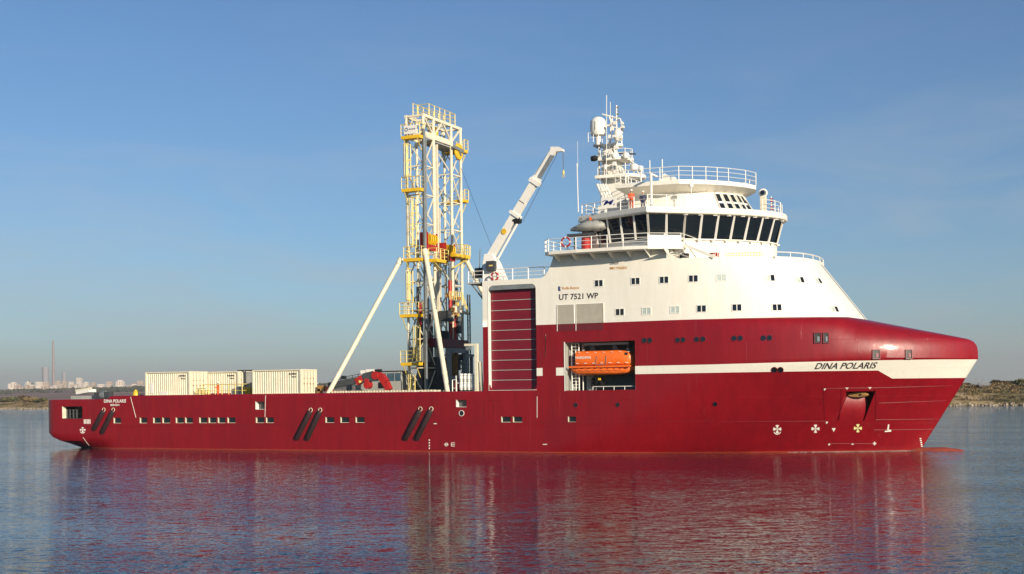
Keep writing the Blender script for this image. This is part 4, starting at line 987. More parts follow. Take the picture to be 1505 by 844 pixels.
q.use('grey').beam(C_ - dr * 2.9 + nn * .16, C_ - dr * .4 + nn * .16, .42, .25); q.build('boom_extension', cr_)
q = MB().use('white_clean'); T = P_(826, 221); hd = [C_ + Vector(v) for v in ((-.35, 0, -.35), (-.15, 0, .38), (.65, 0, .30), (1.05, 0, .05), (1.05, 0, -.15), (.4, 0, -.12), (.1, 0, -.45))]
q.loft([[v + Vector((0, -.22, 0)) for v in hd], [v + Vector((0, .22, 0)) for v in hd]]); q.build('boom_head', cr_)
q = MB().use('black'); hk = P_(828, 249); q.tube((hk.x, Yc, T.z), (hk.x, Yc, hk.z), .035, 5); q.tube(A + dr * 5 + nn * 1.0, C_ + nn * .5, .02, 4); q.build('hoist_wire', cr_)
q = MB().use('yellow_pale'); q.lathe((hk.x, Yc, hk.z - .35), [(.03, -.18), (.09, -.14), (.11, .12), (.04, .28)], 12); q.torus((hk.x, Yc, hk.z - .65), .10, .03, (0, 1, 0), 12, 5); q.build('hook', cr_)
q = MB().use('black'); c_ = P_(760, 324.5); q.lathe(c_, [(.05, -.4), (.3, -.38), (.34, 0), (.3, .38), (.05, .4)], 14, 'x'); q.use('grey').tube(P_(749, 337), c_, .12, 8); q.build('winch', cr_, smooth=40)
q = MB().use('grey_dark'); c_ = P_(722, 391, Yc - .9); q.box(c_, (.85, .6, .9)); q.use('yellow_pale').box(c_ + Vector((.1, -.32, 0)), (.4, .02, .14)); q.use('black'); c_ = P_(706, 402); q.box(c_, (.8, .8, 1.0)); q.use('grey').tube(c_ + Vector((.3, 0, .4)), A + Vector((-.2, 0, .2)), .18, 8); q.tube(c_ + Vector((0, -.2, .4)), c_ + Vector((.1, -.2, 2.3)), .05, 5); q.build('control_box', cr_, bevel=.03)
def lifebuoy(c, nrm, label, R=.36):
    q = MB().use('red').torus(c, R, .085, nrm, 20, 8); n = Vector(nrm).normalized(); u = n.orthogonal().normalized()
    q.use('white_clean')
    for k in range(4):
        a = math.pi / 4 + k * math.pi / 2; w = n.cross(u); e = u * math.cos(a) + w * math.sin(a); q.box(Vector(c) + e * R, (.14, .18, .14))
    return tag(q.build('lifebuoy', origin=c, smooth=50), label, 'lifebuoy', 'lifebuoys hung on the railings')
lifebuoy(S(727, 406.5, -10.35), (0, 1, 0), 'orange ring buoy hanging at the foot of the white crane')
lifebuoy(S(831.5, 356, -12.45), (0, 1, 0), 'orange ring buoy on the aft bridge wing railing', .42)

# ------------------------------------------------------------------ rescue boat behind the bridge wing
rb = MB(); c0 = S(858, 335, -8.6)
rb.use('grey_light'); rings = []
for t in [i / 10 for i in range(11)]:
    w = 1.0 * min(1, t * 1.9 + .10) ** .8 * (1 - .35 * max(0, t - .85) / .15); zc_ = -.28 * max(0, .45 - t)
    rings.append([Vector((c0.x - 1.3 + 3.6 * t, c0.y + w * math.cos(a), c0.z + zc_ + (.62 if math.sin(a) > 0 else .42) * math.sin(a) * (.12 + .88 * w))) for a in [i * math.pi / 8 for i in range(16)]])
rb.loft(rings)
rbo = rb.build('rescue_boat', origin=(c0.x, c0.y, c0.z - .5), smooth=50)
q = MB().use('grey_dark')
for t in (.3, .5, .7, .9): q.torus((c0.x - 1.3 + 3.6 * t, c0.y, c0.z + .12), .78, .03, (1, 0, 0), 20, 4)
q.use('orange').box((c0.x + 1.2, c0.y, c0.z + .75), (1.0, .7, .3)); q.build('strap', rbo)
tag(rbo, 'grey inflatable rescue boat stowed behind the bridge wing', 'boat')
q = MB().use('red').lathe((c0.x + .2, c0.y, c0.z - 1.5), [(.05, -.5), (.42, -.5), (.45, 0), (.42, .5), (.05, .5)], 14); q.use('grey_dark').box((c0.x - .2, c0.y, c0.z - .65), (2.6, 1.0, .2)); q.tube((c0.x + 1.6, c0.y, 18.42), (c0.x + 1.6, c0.y, c0.z - .6), .12, 8); q.tube((c0.x - .9, c0.y, 18.42), (c0.x - .9, c0.y, c0.z - .6), .12, 8); q.build('boat_cradle', ship)

# ------------------------------------------------------------------ lifeboat in the bay
lb = thing('lifeboat', 'orange enclosed lifeboat hanging in the opening of the red ship side', 'lifeboat', (67.5, -9.3, 7.6))
YL = -9.2
xa, xb = S(845, 530, YL - 1).x, S(926.5, 530, YL - 1).x; zt_, zm_, zl_ = S(885, 515, YL - 1).z, S(885, 538.5, YL - 1).z, S(885, 551.5, YL - 1).z
def sect(x, hw, z0_, z1_, n=20, e=.35):
    P = []
    for i in range(n):
        a = 2 * math.pi * i / n; ca, sa = math.cos(a), math.sin(a)
        P.append(Vector((x, YL + hw * math.copysign(abs(ca) ** e, ca), (z0_ + z1_) / 2 + (z1_ - z0_) / 2 * math.copysign(abs(sa) ** e, sa))))
    return P
q = MB().use('orange'); rg = []
for t, w, zz in ((0, .97, .97), (.02, 1, 1), (.5, 1, 1), (.74, 1, 1), (.84, .98, .96), (.92, .9, .86), (.97, .78, .70), (1, .55, .45)):
    rg.append(sect(lerp(xa, xb + .25, t) + (0), 1.15 * w, zm_, zm_ + (zt_ - zm_) * zz, e=.42))
for p in rg[0]: p.x += .25 * (p.z - zm_) / (zt_ - zm_)
q.loft(rg); q.build('canopy', lb, smooth=35)
q = MB().use('orange'); rg = []
for t, w, zz in ((0, .75, .45), (.04, .95, .2), (.12, 1, 0), (.7, 1, 0), (.85, .85, .15), (.94, .6, .4), (1, .25, .75)):
    rg.append(sect(lerp(xa - .45, xb + .55, t), 1.2 * w, zl_ + (zm_ - zl_) * zz, zm_ + .02, e=.6))
q.loft(rg); q.build('lower_hull', lb, smooth=40)
q = MB().use('orange'); q.bx(xa - .5, xb + .1, YL - 1.32, YL - 1.12, zm_ - .1, zm_ + .05)
q.use('grey_dark')
for k in range(9): q.box((xa + .4 + k * .62, YL - 1.335, zm_ - .12), (.12, .04, .06))
q.build('fender_ledge', lb)
q = MB().use('grey'); x_ = S(885, 525, YL - 1).x; 
yf = YL - 1.17
for a, b in (((-.45, .95), (-.62, .15)), ((.42, .95), (.42, .15)), ((-.62, .15), (.42, .15))): q.beam((x_ + a[0], yf, zm_ + a[1]), (x_ + b[0], yf, zm_ + b[1]), .035, .035)
q.build('hatch', lb)
q = MB().use('grey_light')
for xx in (xa + .5, xb - .6): q.tube((xx, YL, zt_ - .05), (xx, YL, BAY[3] - .02), .03, 5); q.box((xx, YL, zt_ + .08), (.25, .2, .2))
q.build('fall_wire', lb)
q = MB().use('text_dark')
for k in range(8):
    for i in range(5): a, b = [(xa - .2 + k * .68 + .68 * t_, YL - 1.24, zm_ - .32 - .11 * math.sin(math.pi * t_)) for t_ in (i / 5, (i + 1) / 5)]; q.beam(a, b, .02)
q.build('grab_line', lb)
q = MB().use('glass')
for k in range(3): q.box((xb - .35 - k * .0, YL - 1.10 + .0, zt_ - .35), (.28, .06, .2)); break
q.build('lifeboat_window', lb)
V, Fc = text_verts('HARDING', 0, .03); q = MB().use('text_white'); x1_, x2_ = S(847, 525, YL - 1).x, S(869.5, 525, YL - 1).x; q.add([(lerp(x1_, x2_, u), yf - .01, lerp(zm_ + .72, zm_ + .94, v)) for u, v in V], Fc)
for k in range(7): q.box((xa + .3 + k * .8, yf - .0, zm_ + .3), (.28, .02, .05))
for k in range(7): q.box((xa + .5 + k * .8, yf - .0, zm_ + 1.28), (.22, .02, .04))
q.build('lettering', lb)

# ------------------------------------------------------------------ deck cargo
def container(x0, x1, y0, y1, z1, label, door=True, ribs=None, tape=False, frame=False):
    z0 = 5.68
    t = thing('shipping_container', label, 'container', ((x0 + x1) / 2, (y0 + y1) / 2, z0), 'white containers on the working deck')
    q = MB().use('cream')
    for x in (x0, x1):
        for y in (y0, y1): q.box((x, y, (z0 + z1) / 2), (.16, .16, z1 - z0))
    for y in (y0, y1): q.box(((x0 + x1) / 2, y, z1 - .06), (x1 - x0, .14, .12)); q.box(((x0 + x1) / 2, y, z0 + .08), (x1 - x0, .14, .16))
    for x in (x0, x1): q.box((x, (y0 + y1) / 2, z1 - .06), (.14, y1 - y0, .12)); q.box((x, (y0 + y1) / 2, z0 + .08), (.14, y1 - y0, .16))
    q.use('grey_dark')
    for x in (x0, (x0 + x1) / 2, x1): q.box((x, y0 + .1, 5.5), (.3, .3, .36))
    q.build('frame', t)
    w = MB().use('cream' if not frame else 'grey_light'); n = int((x1 - x0) / .28); st_ = (x1 - x0) / n
    for side, sg in ((y0, 1), (y1, -1)):
        pts = []
        for i in range(n):
            x = x0 + i * st_; pts += [(x, side + .02 * sg), (x + st_ * .35, side + .02 * sg), (x + st_ * .5, side + .09 * sg), (x + st_ * .85, side + .09 * sg)]
        pts.append((x1, side + .02 * sg))
        for a, b in zip(pts, pts[1:]): w.add([(a[0], a[1], z0 + .14), (b[0], b[1], z0 + .14), (b[0], b[1], z1 - .1), (a[0], a[1], z1 - .1)], [(0, 1, 2, 3)])
    w.add([(x0, y0, z1 - .03), (x1, y0, z1 - .03), (x1, y1, z1 - .03), (x0, y1, z1 - .03)], [(0, 1, 2, 3)])
    w.add([(x0 + .02, y0, z0), (x0 + .02, y1, z0), (x0 + .02, y1, z1), (x0 + .02, y0, z1)], [(0, 1, 2, 3)]); w.build('side_wall', t)
    d_ = MB().use('panel_white' if frame else 'cream')
    for a, b in ((y0 + .1, (y0 + y1) / 2 - .02), ((y0 + y1) / 2 + .02, y1 - .1)): d_.bx(x1 - .03, x1 + .03, a, b, z0 + .16, z1 - .12)
    d_.use('metal')
    for f in (.2, .4, .6, .8): y = lerp(y0, y1, f); d_.tube((x1 + .06, y, z0 + .2), (x1 + .06, y, z1 - .15), .02, 5); d_.use('rust').box((x1 + .05, y, z0 + 1.1), (.05, .18, .12)); d_.box((x1 + .05, y, z0 + 1.65), (.05, .12, .1)); d_.use('metal')
    d_.build('door', t)
    q = MB().use('text_dark')
    for k in range(5): q.box((x1 - 1.35 + k * .2, y0 - .012, z1 - .45), (.11, .02, .16))
    for k in range(3): q.box((x1 - 1.0 + k * .2, y0 - .012, z1 - .75), (.10, .02, .12))
    q.build('stencil', t)
    if tape:
        q = MB().use('white_clean'); q.bx(x0 + .55, x0 + .95, y0 - .02, y0 + .03, z0 + .3, z0 + 1.5); q.bx(x0 + 1.9, x0 + 2.9, y0 - .02, y0 + .03, z0 + .15, z0 + .5); q.build('patch', t)
    return t
container(14.24, 20.15, -10.0, -7.15, 8.30, 'white ribbed container nearest the stern, with closed white doors on its forward end', tape=True)
c1 = S(304, 547, -6.6); c2 = S(350, 547, -6.6)
container(c1.x - 2.2, c2.x, -6.6, -4.2, 8.28, 'white ribbed container behind the orange suited worker, between two nearer containers')
container(28.52, 34.45, -10.0, -7.25, 8.26, 'white ribbed container beside the foot of the left stay tube')
t = thing('cargo_frame', 'grey open framed cargo unit with pale panels, between the white containers', 'cargo unit', (27.2, -6, 5.5))
a = S(349.5, 545, -6.0); b = S(372, 545, -6.0); q = MB().use('grey_dark')
for x in (a.x, b.x, (a.x + b.x) / 2):
    q.beam((x, -6, 5.5), (x, -6, a.z), .09); q.beam((x, -3.8, 5.5), (x, -3.8, a.z), .09)
for y in (-6, -3.8): q.beam((a.x, y, a.z), (b.x, y, a.z), .14); q.beam((a.x, y, 5.6), (b.x, y, 5.6), .14)
q.build('frame', t); q = MB().use('grey_light'); q.bx(a.x, b.x, -3.75, -3.65, 5.6, a.z - .1); q.bx((a.x + b.x) / 2, b.x, -5.9, -5.8, 5.6, a.z - .15); q.build('panel', t)
# yellow guard rails round the deck openings
def rails_thing(pts, label, n=2):
    q = MB().use('yellow_pale').rail(pts, 1.35, n, .9, .04, .05); return tag(q.build('guard_rail', origin=pts[0]), label, 'railing', 'yellow rails on the working deck')
a = S(287, 575, -9.3).x; b = S(356, 575, -9.3).x; c = S(364, 575, -9.3).x
rails_thing([(S(297, 570, -9.3).x, -9.3, 5.5), (b, -9.3, 5.5), (c, -9.0, 5.5), (c, -7.6, 5.5)], 'pale yellow guard rail in front of the worker and the middle container', 2)
q = MB().use('yellow_pale')
for k in range(7): x = lerp(S(288, 575, -10.0).x, S(303, 575, -10).x, k / 6); q.torus((x, -9.7, 5.95), .28, .04, (0, 1, 0), 12, 4)
q.rail([(S(288, 575, -9.9).x, -9.9, 5.5), (S(303, 575, -9.9).x, -9.9, 5.5)], .95, 2, .5, .04, .04); tag(q.build('hose_rack', origin=(20.5, -9.8, 5.5)), 'low yellow rack of coiled hoses before the container doors', 'rack')
q = MB().use('yellow'); c_ = S(366, 571, -8.2); q.lathe((c_.x, -8.2, 5.6), [(.25, 0), (.55, .5), (.6, .9), (.45, .95)], 14); tag(q.build('hopper', origin=(c_.x, -8.2, 5.6), smooth=40), 'small yellow hopper by the grey framed cargo unit', 'hopper')
q = MB().use('red')
for k in range(4): q.box((S(307 + k * 9, 580, -8.6).x, -8.6, 5.7), (.6, .6, .45))
tag(q.build('tool_crate', origin=(S(320, 580, -8.6).x, -8.6, 5.5), bevel=.05), 'row of low red tool crates along the deck edge', 'crate')
q = MB().use('yellow'); c_ = S(199.5, 577, -8.5); q.lathe((c_.x, -8.5, 5.3), [(.35, 0), (.35, .6), (.22, 1.0), (.05, 1.15)], 14); tag(q.build('vent_cowl', origin=(c_.x, -8.5, 5.3), smooth=40), 'small yellow domed vent aft of the containers', 'vent')
q = MB().use('black'); c_ = S(207.5, 581, -8.5); q.lathe((c_.x, -8.5, 5.3), [(.4, 0), (.4, .4), (.3, .55), (.05, .6)], 14); tag(q.build('mooring_bollard', origin=(c_.x, -8.5, 5.3), smooth=40), 'low black bollard aft of the containers', 'bollard')
# winch gear on the aft deck
q = MB().use('white_clean'); a = S(117, 584, -4); b = S(136, 580.5, -4); q.beam((a.x, -4, 6.2), (b.x, -4, 6.45), 1.2, .35); q.use('cream')
for k in range(8): q.box((lerp(a.x, b.x, k / 7), -4.4, 6.5 + .03 * k), (.3, .3, .2))
q.use('grey_light').bx(a.x - .6, b.x + 2.5, -4.8, -3.4, 5.0, 5.85); q.use('grey_dark'); q.box((b.x + 2.0, -5, 5.9), (.9, .8, .6)); q.box((b.x + 3.4, -5, 5.95), (.7, .8, .7)); q.use('grey').lathe((b.x + 2.7, -5, 5.9), [(.05, -.3), (.5, -.3), (.5, .3), (.05, .3)], 14, 'x')
tag(q.build('towing_winch', origin=((a.x + b.x) / 2, -4, 5.0)), 'grey winch with a pale ribbed top on the stern deck', 'winch')
# ribbed hatch covers along the rail
for (px0, px1) in ((487, 616), (619.5, 645)):
    a = S(px0, 576, -9.7).x; b = S(px1, 576, -9.7).x; q = MB().use('cream'); q.bx(a, b, -9.75, -8.0, 5.35, 5.95); n = int((b - a) / .33)
    for k in range(n): q.bx(a + k * .33 + .05, a + k * .33 + .22, -9.84, -9.75, 5.4, 5.98); q.use('cream')
    q.use('rust')
    for k in range(n // 2): q.bx(a + k * .66 + .2, a + k * .66 + .3, -9.8, -9.2, 5.95, 5.99)
    tag(q.build('hatch_cover', origin=((a + b) / 2, -9, 5.35)), 'long low cream ribbed hatch cover along the rail' if px0 < 600 else 'short low cream ribbed hatch cover by the front stay foot', 'hatch cover', 'ribbed hatch covers along the rail')

# folded red knuckle crane
kc = thing('folding_crane', 'red folding crane laid down with a black lattice jib, aft of the tower', 'crane', (41.5, -7.5, 5.3))
Yk = -7.5
def K(px, py, Y=Yk): return S(px, py, Y)
q = MB().use('red'); pts = [(572, 574, .55), (567, 562, .6), (560, 553, .5), (553, 550, .6)]
for (a, b) in zip(pts, pts[1:]): q.beam(K(a[0], a[1]), K(b[0], b[1]), .5, a[2] * 1.3)
q.lathe(K(553, 552), [(.05, -.35), (.42, -.35), (.42, .35), (.05, .35)], 14, 'y'); q.build('crane_arm', kc, bevel=.05)
q = MB().use('grey_dark'); q.beam(K(552, 552), K(536, 556), .6, .95); q.beam(K(538, 557), K(484, 567), .5, .62); q.beam(K(536, 548.5), K(489, 557.5), .06); q.beam(K(536, 551.5), K(489, 560), .05)
for k in range(6): q.beam(K(536 - k * 9, 548.5 + k * 1.8), K(536 - k * 9, 556 + k * 1.8), .05)
q.use('white_clean').box(K(546, 545), (1.0, .6, .3)); q.box(K(536, 547), (.7, .5, .35)); q.use('black').box(K(556, 545), (.6, .5, .3)); q.box(K(505, 555), (.35, .4, .35)); q.build('jib', kc)
q = MB().use('red'); q.lathe(K(541, 566), [(.05, -.3), (.40, -.3), (.40, .3), (.05, .3)], 14, 'y'); q.beam(K(525, 562), K(534, 556), .65, .7); q.box(K(541, 561), (.5, .65, .6)); q.box(K(484, 572), (.7, .5, .5)); q.use('rust').box(K(473, 571), (.8, .5, .6)); q.box(K(470, 575), (.4, .5, .5)); q.use('yellow_pale').box(K(529, 561, Yk - .4), (.3, .05, .25)); q.build('knuckle', kc, bevel=.04)
# grey crane cab with blue glazing
cb = thing('control_cab', 'grey control cab with blue tinted windows behind the red folding crane', 'cab', (42.8, -3.5, 5.3))
def KC(px, py): return S(px, py, -4.5)
q = MB().use('grey_light'); a = KC(520, 574); b = KC(592, 574); t1 = KC(541, 546); t2 = KC(588, 546); m1 = KC(541, 559)
prof = [(a.x + .2, 5.3), (a.x + .2, m1.z), (t1.x, m1.z + .1), (t1.x + .1, t1.z), (t2.x - .1, t2.z), (b.x - .1, KC(592, 566).z), (b.x, 5.3)]
q.loft([[Vector((x, y, z)) for x, z in prof] for y in (-4.5, -2.2)]); q.use('grey_dark').bx(t1.x, t2.x, -4.6, -2.1, t2.z, t2.z + .09); q.build('body', cb)
q = MB().use('glass_blue'); gz0, gz1 = KC(580, 560).z, KC(580, 548.5).z
for (x0_, x1_) in ((KC(581, 550).x, KC(589, 550).x), (KC(569, 550).x, KC(579.5, 550).x), (KC(558, 550).x, KC(567.5, 550).x), (KC(544, 550).x, KC(556.5, 550).x)): q.bx(x0_, x1_, -4.53, -4.505, gz0, gz1)
q.use('black').bx(KC(556, 560).x, KC(566, 560).x, -4.53, -4.505, KC(556, 571).z, KC(556, 562).z); q.build('cab_window', cb)
q = MB().use('grey'); c_ = KC(513, 566); q.lathe((c_.x, -4.5, 5.3), [(.3, 0), (.3, 1.7), (.36, 1.75), (.36, 1.9), (.05, 1.9)], 12); tag(q.build('vent_post', origin=(c_.x, -4.5, 5.3), smooth=40), 'short olive grey post with a cap, left of the grey cab', 'vent post')

# davit frame and life rafts by the cargo door
Yd = -10.2
fr = MB().use('cream'); a = S(701, 570, Yd); b = S(700, 507, Yd); c = S(686, 507, Yd)
fr.beam((a.x, Yd, 5.3), (a.x, Yd, b.z), .36, .3); fr.beam((a.x + .15, Yd, b.z), (c.x - .2, Yd, b.z + .02), .3, .22); fr.use('grey').box((c.x + .2, Yd, b.z - .3), (.5, .25, .3)); fr.box((c.x + 1.0, Yd, b.z - .3), (.2, .2, .25)); fr.use('cream').beam((a.x + .6, Yd, 5.3), (a.x + .4, Yd, 8.6), .2)
tag(fr.build('raft_davit', origin=(a.x, Yd, 5.3)), 'cream L shaped davit standing beside the white liferafts', 'davit')
Yd = -9.4
for r_, py_ in ((0, 567.5), (1, 555.3)):
    for k in range(4):
        p_ = S(678 + k * 5.6, py_, Yd - .5); q = MB().use('white_clean'); q.lathe(p_, [(.04, -.40), (.15, -.39), (.185, -.30), (.19, -.03), (.205, -.03), (.205, .03), (.19, .03), (.185, .30), (.15, .39), (.04, .40)], 14)
        q.use('grey_dark').torus(p_ + Vector((0, 0, .2)), .19, .014, (0, 0, 1), 14, 4); q.torus(p_ - Vector((0, 0, .2)), .19, .014, (0, 0, 1), 14, 4)
        tag(q.build('liferaft_canister', origin=p_, smooth=40), '%s white liferaft canister in the %s row beside the davit' % (('aftmost', 'second from aft', 'third from aft', 'foremost')[k], ('lower', 'upper')[r_]), 'liferaft', 'white liferaft canisters')
q = MB().use('white_clean'); xs_ = S(674, 560, Yd).x; xe_ = S(699, 560, Yd).x
for z_ in (5.68, 6.58): q.beam((xs_, Yd - .5, z_), (xe_, Yd - .5, z_), .08)
for x in (xs_, xe_): q.beam((x, Yd - .5, 5.3), (x, Yd - .5, 7.3), .08)
q.rail([(S(665, 570, -9.9).x, -9.9, 5.3), (S(671, 570, -9.9).x, -9.9, 5.3)], 1.6, 2, .6, .04, .05)
tag(q.build('raft_rack', origin=(xs_, Yd - .5, 5.3)), 'white tube rack carrying the liferaft canisters', 'rack')
q = MB().use('red'); c_ = S(672, 568, -9.3); q.lathe((c_.x, -9.3, c_.z - .5), [(.2, 0), (.35, .2), (.35, .8), (.15, 1.05)], 14); tag(q.build('hose_reel', origin=(c_.x, -9.3, 5.3), smooth=40), 'small red hose reel between the stay foot and the liferafts', 'hose reel')

# ------------------------------------------------------------------ people
def skin_mesh(name, chains, m_, parent, origin):
    me = D.meshes.new(name); V = []; E = []; R_ = []
    for ch in chains:
        start = ch[0]
        prev = None
        for it in ch:
            if isinstance(it, int): prev = it; continue
            V.append(Vector(it[:3])); R_.append(it[3])
            if prev is not None: E.append((prev, len(V) - 1))
            prev = len(V) - 1
    me.from_pydata(V, E, []); o = D.objects.new(name, me); COL.objects.link(o)
    md = o.modifiers.new('s', 'SKIN'); me.skin_vertices  # created with the modifier below
    if not me.skin_vertices: bpy.context.view_layer.objects.active = o
    sv = me.skin_vertices[0].data if me.skin_vertices else None
    if sv is None: return None
    for i, r_ in enumerate(R_): sv[i].radius = (r_, r_)
    sv[0].use_root = True
    ss = o.modifiers.new('d', 'SUBSURF'); ss.levels = 1; ss.render_levels = 1
    dg = bpy.context.evaluated_depsgraph_get(); dg.update(); m2 = D.meshes.new_from_object(o.evaluated_get(dg))
    m2.name = name; D.objects.remove(o)
    m2.materials.clear(); m2.materials.append(MAT[m_]); m2.polygons.foreach_set('use_smooth', [True] * len(m2.polygons))
    o = D.objects.new(name, m2); COL.objects.link(o); o.parent = parent
    return o
def person(loc, face, label, suit='orange_suit', helmet='white_clean', pose='stand', trousers=None):
    root = thing('person', label, 'person', loc); root.rotation_euler.z = face
    # local: looks along -y; index bookkeeping: vertex 0 is the pelvis
    arm = {'stand': (((.21, 0, 1.42), (.27, .0, 1.14), (.22, -.18, .98)), ((-.21, 0, 1.42), (-.27, .0, 1.14), (-.22, -.18, .98))),
           'reach': (((.21, 0, 1.42), (.34, -.12, 1.22), (.52, -.28, 1.24)), ((-.21, 0, 1.42), (-.36, .0, 1.20), (-.62, -.05, 1.12)))}[pose]
    def chains(k, head=True, hands=True, cut=False):
        C = [[(0, 0, .95, .15 * k), (0, .01, 1.12, .14 * k), (0, .01, 1.30, .165 * k), (0, .01, 1.44, .12 * k)]]; n = 4
        if head: C[0] += [(0, .0, 1.52, .055), (0, -.01, 1.60, .085), (0, -.012, 1.68, .095), (0, -.005, 1.75, .075)]; n = 8
        for sgn, a in zip((1, -1), arm):
            c = [2]; r = (.075, .055, .042)
            for p, rr in zip(a, r): c.append((*p, rr * (k if head is False else .9)))
            C.append(c); n += 3; w = n - 1
            if hands:
                d_ = (Vector(a[2]) - Vector(a[1])).normalized(); e = Vector(a[2]) + d_ * .06; C.append([w, (*e, .035)]); n += 1; pw = n - 1
                s = d_.cross(Vector((0, 0, 1))).normalized()
                for f in range(4): q1 = e + s * (f - 1.5) * .021 + d_ * .05; q2 = q1 + d_ * (.035 + .008 * (f in (1, 2))) + Vector((0, 0, -.015)); C.append([pw, (*q1, .009), (*q2, .008)]); n += 2
                q1 = e + s * .045; C.append([pw, (*q1, .011), (*(q1 + d_ * .04), .009)]); n += 2
        for sgn in (1, -1):
            C.append([0, (.10 * sgn, 0, .86, .095 * k), (.11 * sgn, -.02, .50, .068 * k), (.115 * sgn, 0, .12, .05 * k)] + ([] if not head else [(.115 * sgn, -.12, .045, .04)])); n += 3 + (1 if head else 0)
        return C
    skin_mesh('body', chains(.86), 'skin', root, loc)
    skin_mesh('coverall', chains(1.12, head=False, hands=False), suit, root, loc)
    q = MB().use(helmet); q.lathe((0, -.005, 1.70), [(.145, 0), (.125, .02), (.12, .08), (.08, .14), (.02, .16)], 14); h = q.build('helmet', root, origin=(0, 0, 0), smooth=50)
    q = MB().use('black'); 
    for sgn in (1, -1): q.box((.115 * sgn, -.05, .05), (.11, .28, .10))
    q.build('boot', root, origin=(0, 0, 0), bevel=.03)
    q = MB().use('skin'); q.box((0, -.115, 1.645), (.03, .04, .045)); q.use('black')
    for sgn in (1, -1): q.box((.035 * sgn, -.1, 1.675), (.022, .012, .012))
    q.box((0, -.1, 1.605), (.05, .01, .01)); q.build('face', root, origin=(0, 0, 0))
    return root
pf_ = S(928, 304, -9.9); person((pf_.x, -9.9, ZR), math.radians(30), 'person in an orange coverall and white helmet on the bridge roof')
pf_ = S(945, 302, -8.6); person((pf_.x, -8.6, ZR), math.radians(200), 'person in dark clothing standing beside the white post on the bridge roof', 'navy')
pf_ = S(320.5, 575, -8.9); person((pf_.x, -8.9, 5.3), math.radians(-60), 'person in an orange coverall and white helmet on the working deck', pose='reach')

# ------------------------------------------------------------------ water
def water():
    m = D.materials.new('water'); m.use_nodes = True; t = m.node_tree; b = t.nodes['Principled BSDF']; l = t.links.new
    b.inputs['Base Color'].default_value = (.004, .022, .042, 1); b.inputs['Roughness'].default_value = .04; b.inputs['IOR'].default_value = 1.333; b.inputs['Specular IOR Level'].default_value = .36
    tc = N(t, 'ShaderNodeTexCoord')
    def slopes(sc, det, size, rot):                     # two independent wave slopes: along the view and across it
        m0 = N(t, 'ShaderNodeMapping'); m0.inputs['Rotation'].default_value = (0, 0, rot); l(tc.outputs['Object'], m0.inputs[0])
        mp_ = N(t, 'ShaderNodeMapping'); mp_.inputs['Scale'].default_value = size; l(m0.outputs[0], mp_.inputs[0])
        n = N(t, 'ShaderNodeTexNoise'); n.inputs['Scale'].default_value = sc; n.inputs['Detail'].default_value = det; n.inputs['Roughness'].default_value = .55; l(mp_.outputs[0], n.inputs[0])
        v = N(t, 'ShaderNodeVectorMath', operation='SUBTRACT'); l(n.outputs['Color'], v.inputs[0]); v.inputs[1].default_value = (.5, .5, .5); return v.outputs[0]
    # patches of ruffled and calm water
    mp_ = N(t, 'ShaderNodeMapping'); mp_.inputs['Rotation'].default_value = (0, 0, -.44); mp_.inputs['Scale'].default_value = (1, 2.6, 1); l(tc.outputs['Object'], mp_.inputs[0])
    pn = N(t, 'ShaderNodeTexNoise'); pn.inputs['Scale'].default_value = .035; pn.inputs['Detail'].default_value = 3; l(mp_.outputs[0], pn.inputs[0])
    mr = N(t, 'ShaderNodeMapRange'); mr.inputs['From Min'].default_value = .35; mr.inputs['From Max'].default_value = .65; mr.inputs['To Min'].default_value = .6; mr.inputs['To Max'].default_value = 1.35; l(pn.outputs[0], mr.inputs[0])
    tot = None
    for (sc, det, size, rot, aF, aR) in ((.25, 2, (.5, 1, 1), -.44, .05, .03), (1.8, 3, (.20, 1, 1), -.47, .30, .05), (5.0, 3, (.28, 1, 1), -.45, .66, .09), (15, 2, (.4, 1, 1), -.40, .60, .10)):
        v = N(t, 'ShaderNodeVectorMath', operation='MULTIPLY'); l(slopes(sc, det, size, rot), v.inputs[0]); v.inputs[1].default_value = (aF, aR, 0)
        if tot is None: tot = v.outputs[0]
        else:
            a_ = N(t, 'ShaderNodeVectorMath', operation='ADD'); l(tot, a_.inputs[0]); l(v.outputs[0], a_.inputs[1]); tot = a_.outputs[0]
    sc_ = N(t, 'ShaderNodeVectorMath', operation='SCALE'); l(tot, sc_.inputs[0]); l(mr.outputs[0], sc_.inputs['Scale'])
    sp = N(t, 'ShaderNodeSeparateXYZ'); l(sc_.outputs[0], sp.inputs[0])
    vf = N(t, 'ShaderNodeVectorMath', operation='SCALE'); vf.inputs[0].default_value = tuple(Fv); l(sp.outputs[0], vf.inputs['Scale'])
    vr = N(t, 'ShaderNodeVectorMath', operation='SCALE'); vr.inputs[0].default_value = tuple(Rv); l(sp.outputs[1], vr.inputs['Scale'])
    s1 = N(t, 'ShaderNodeVectorMath', operation='ADD'); l(vf.outputs[0], s1.inputs[0]); l(vr.outputs[0], s1.inputs[1])
    s2 = N(t, 'ShaderNodeVectorMath', operation='ADD'); l(s1.outputs[0], s2.inputs[0]); s2.inputs[1].default_value = (0, 0, 1)
    s3 = N(t, 'ShaderNodeVectorMath', operation='NORMALIZE'); l(s2.outputs[0], s3.inputs[0]); a = s3.outputs[0]
    l(a, b.inputs['Normal']); MAT['water'] = m
water()
w_ = MB().use('water'); w_.add([(-16000, -600, 0), (16000, -600, 0), (16000, 16000, 0), (-16000, 16000, 0)], [(0, 1, 2, 3)])
tag(w_.build('water', origin=(0, 0, 0)), kind='structure')
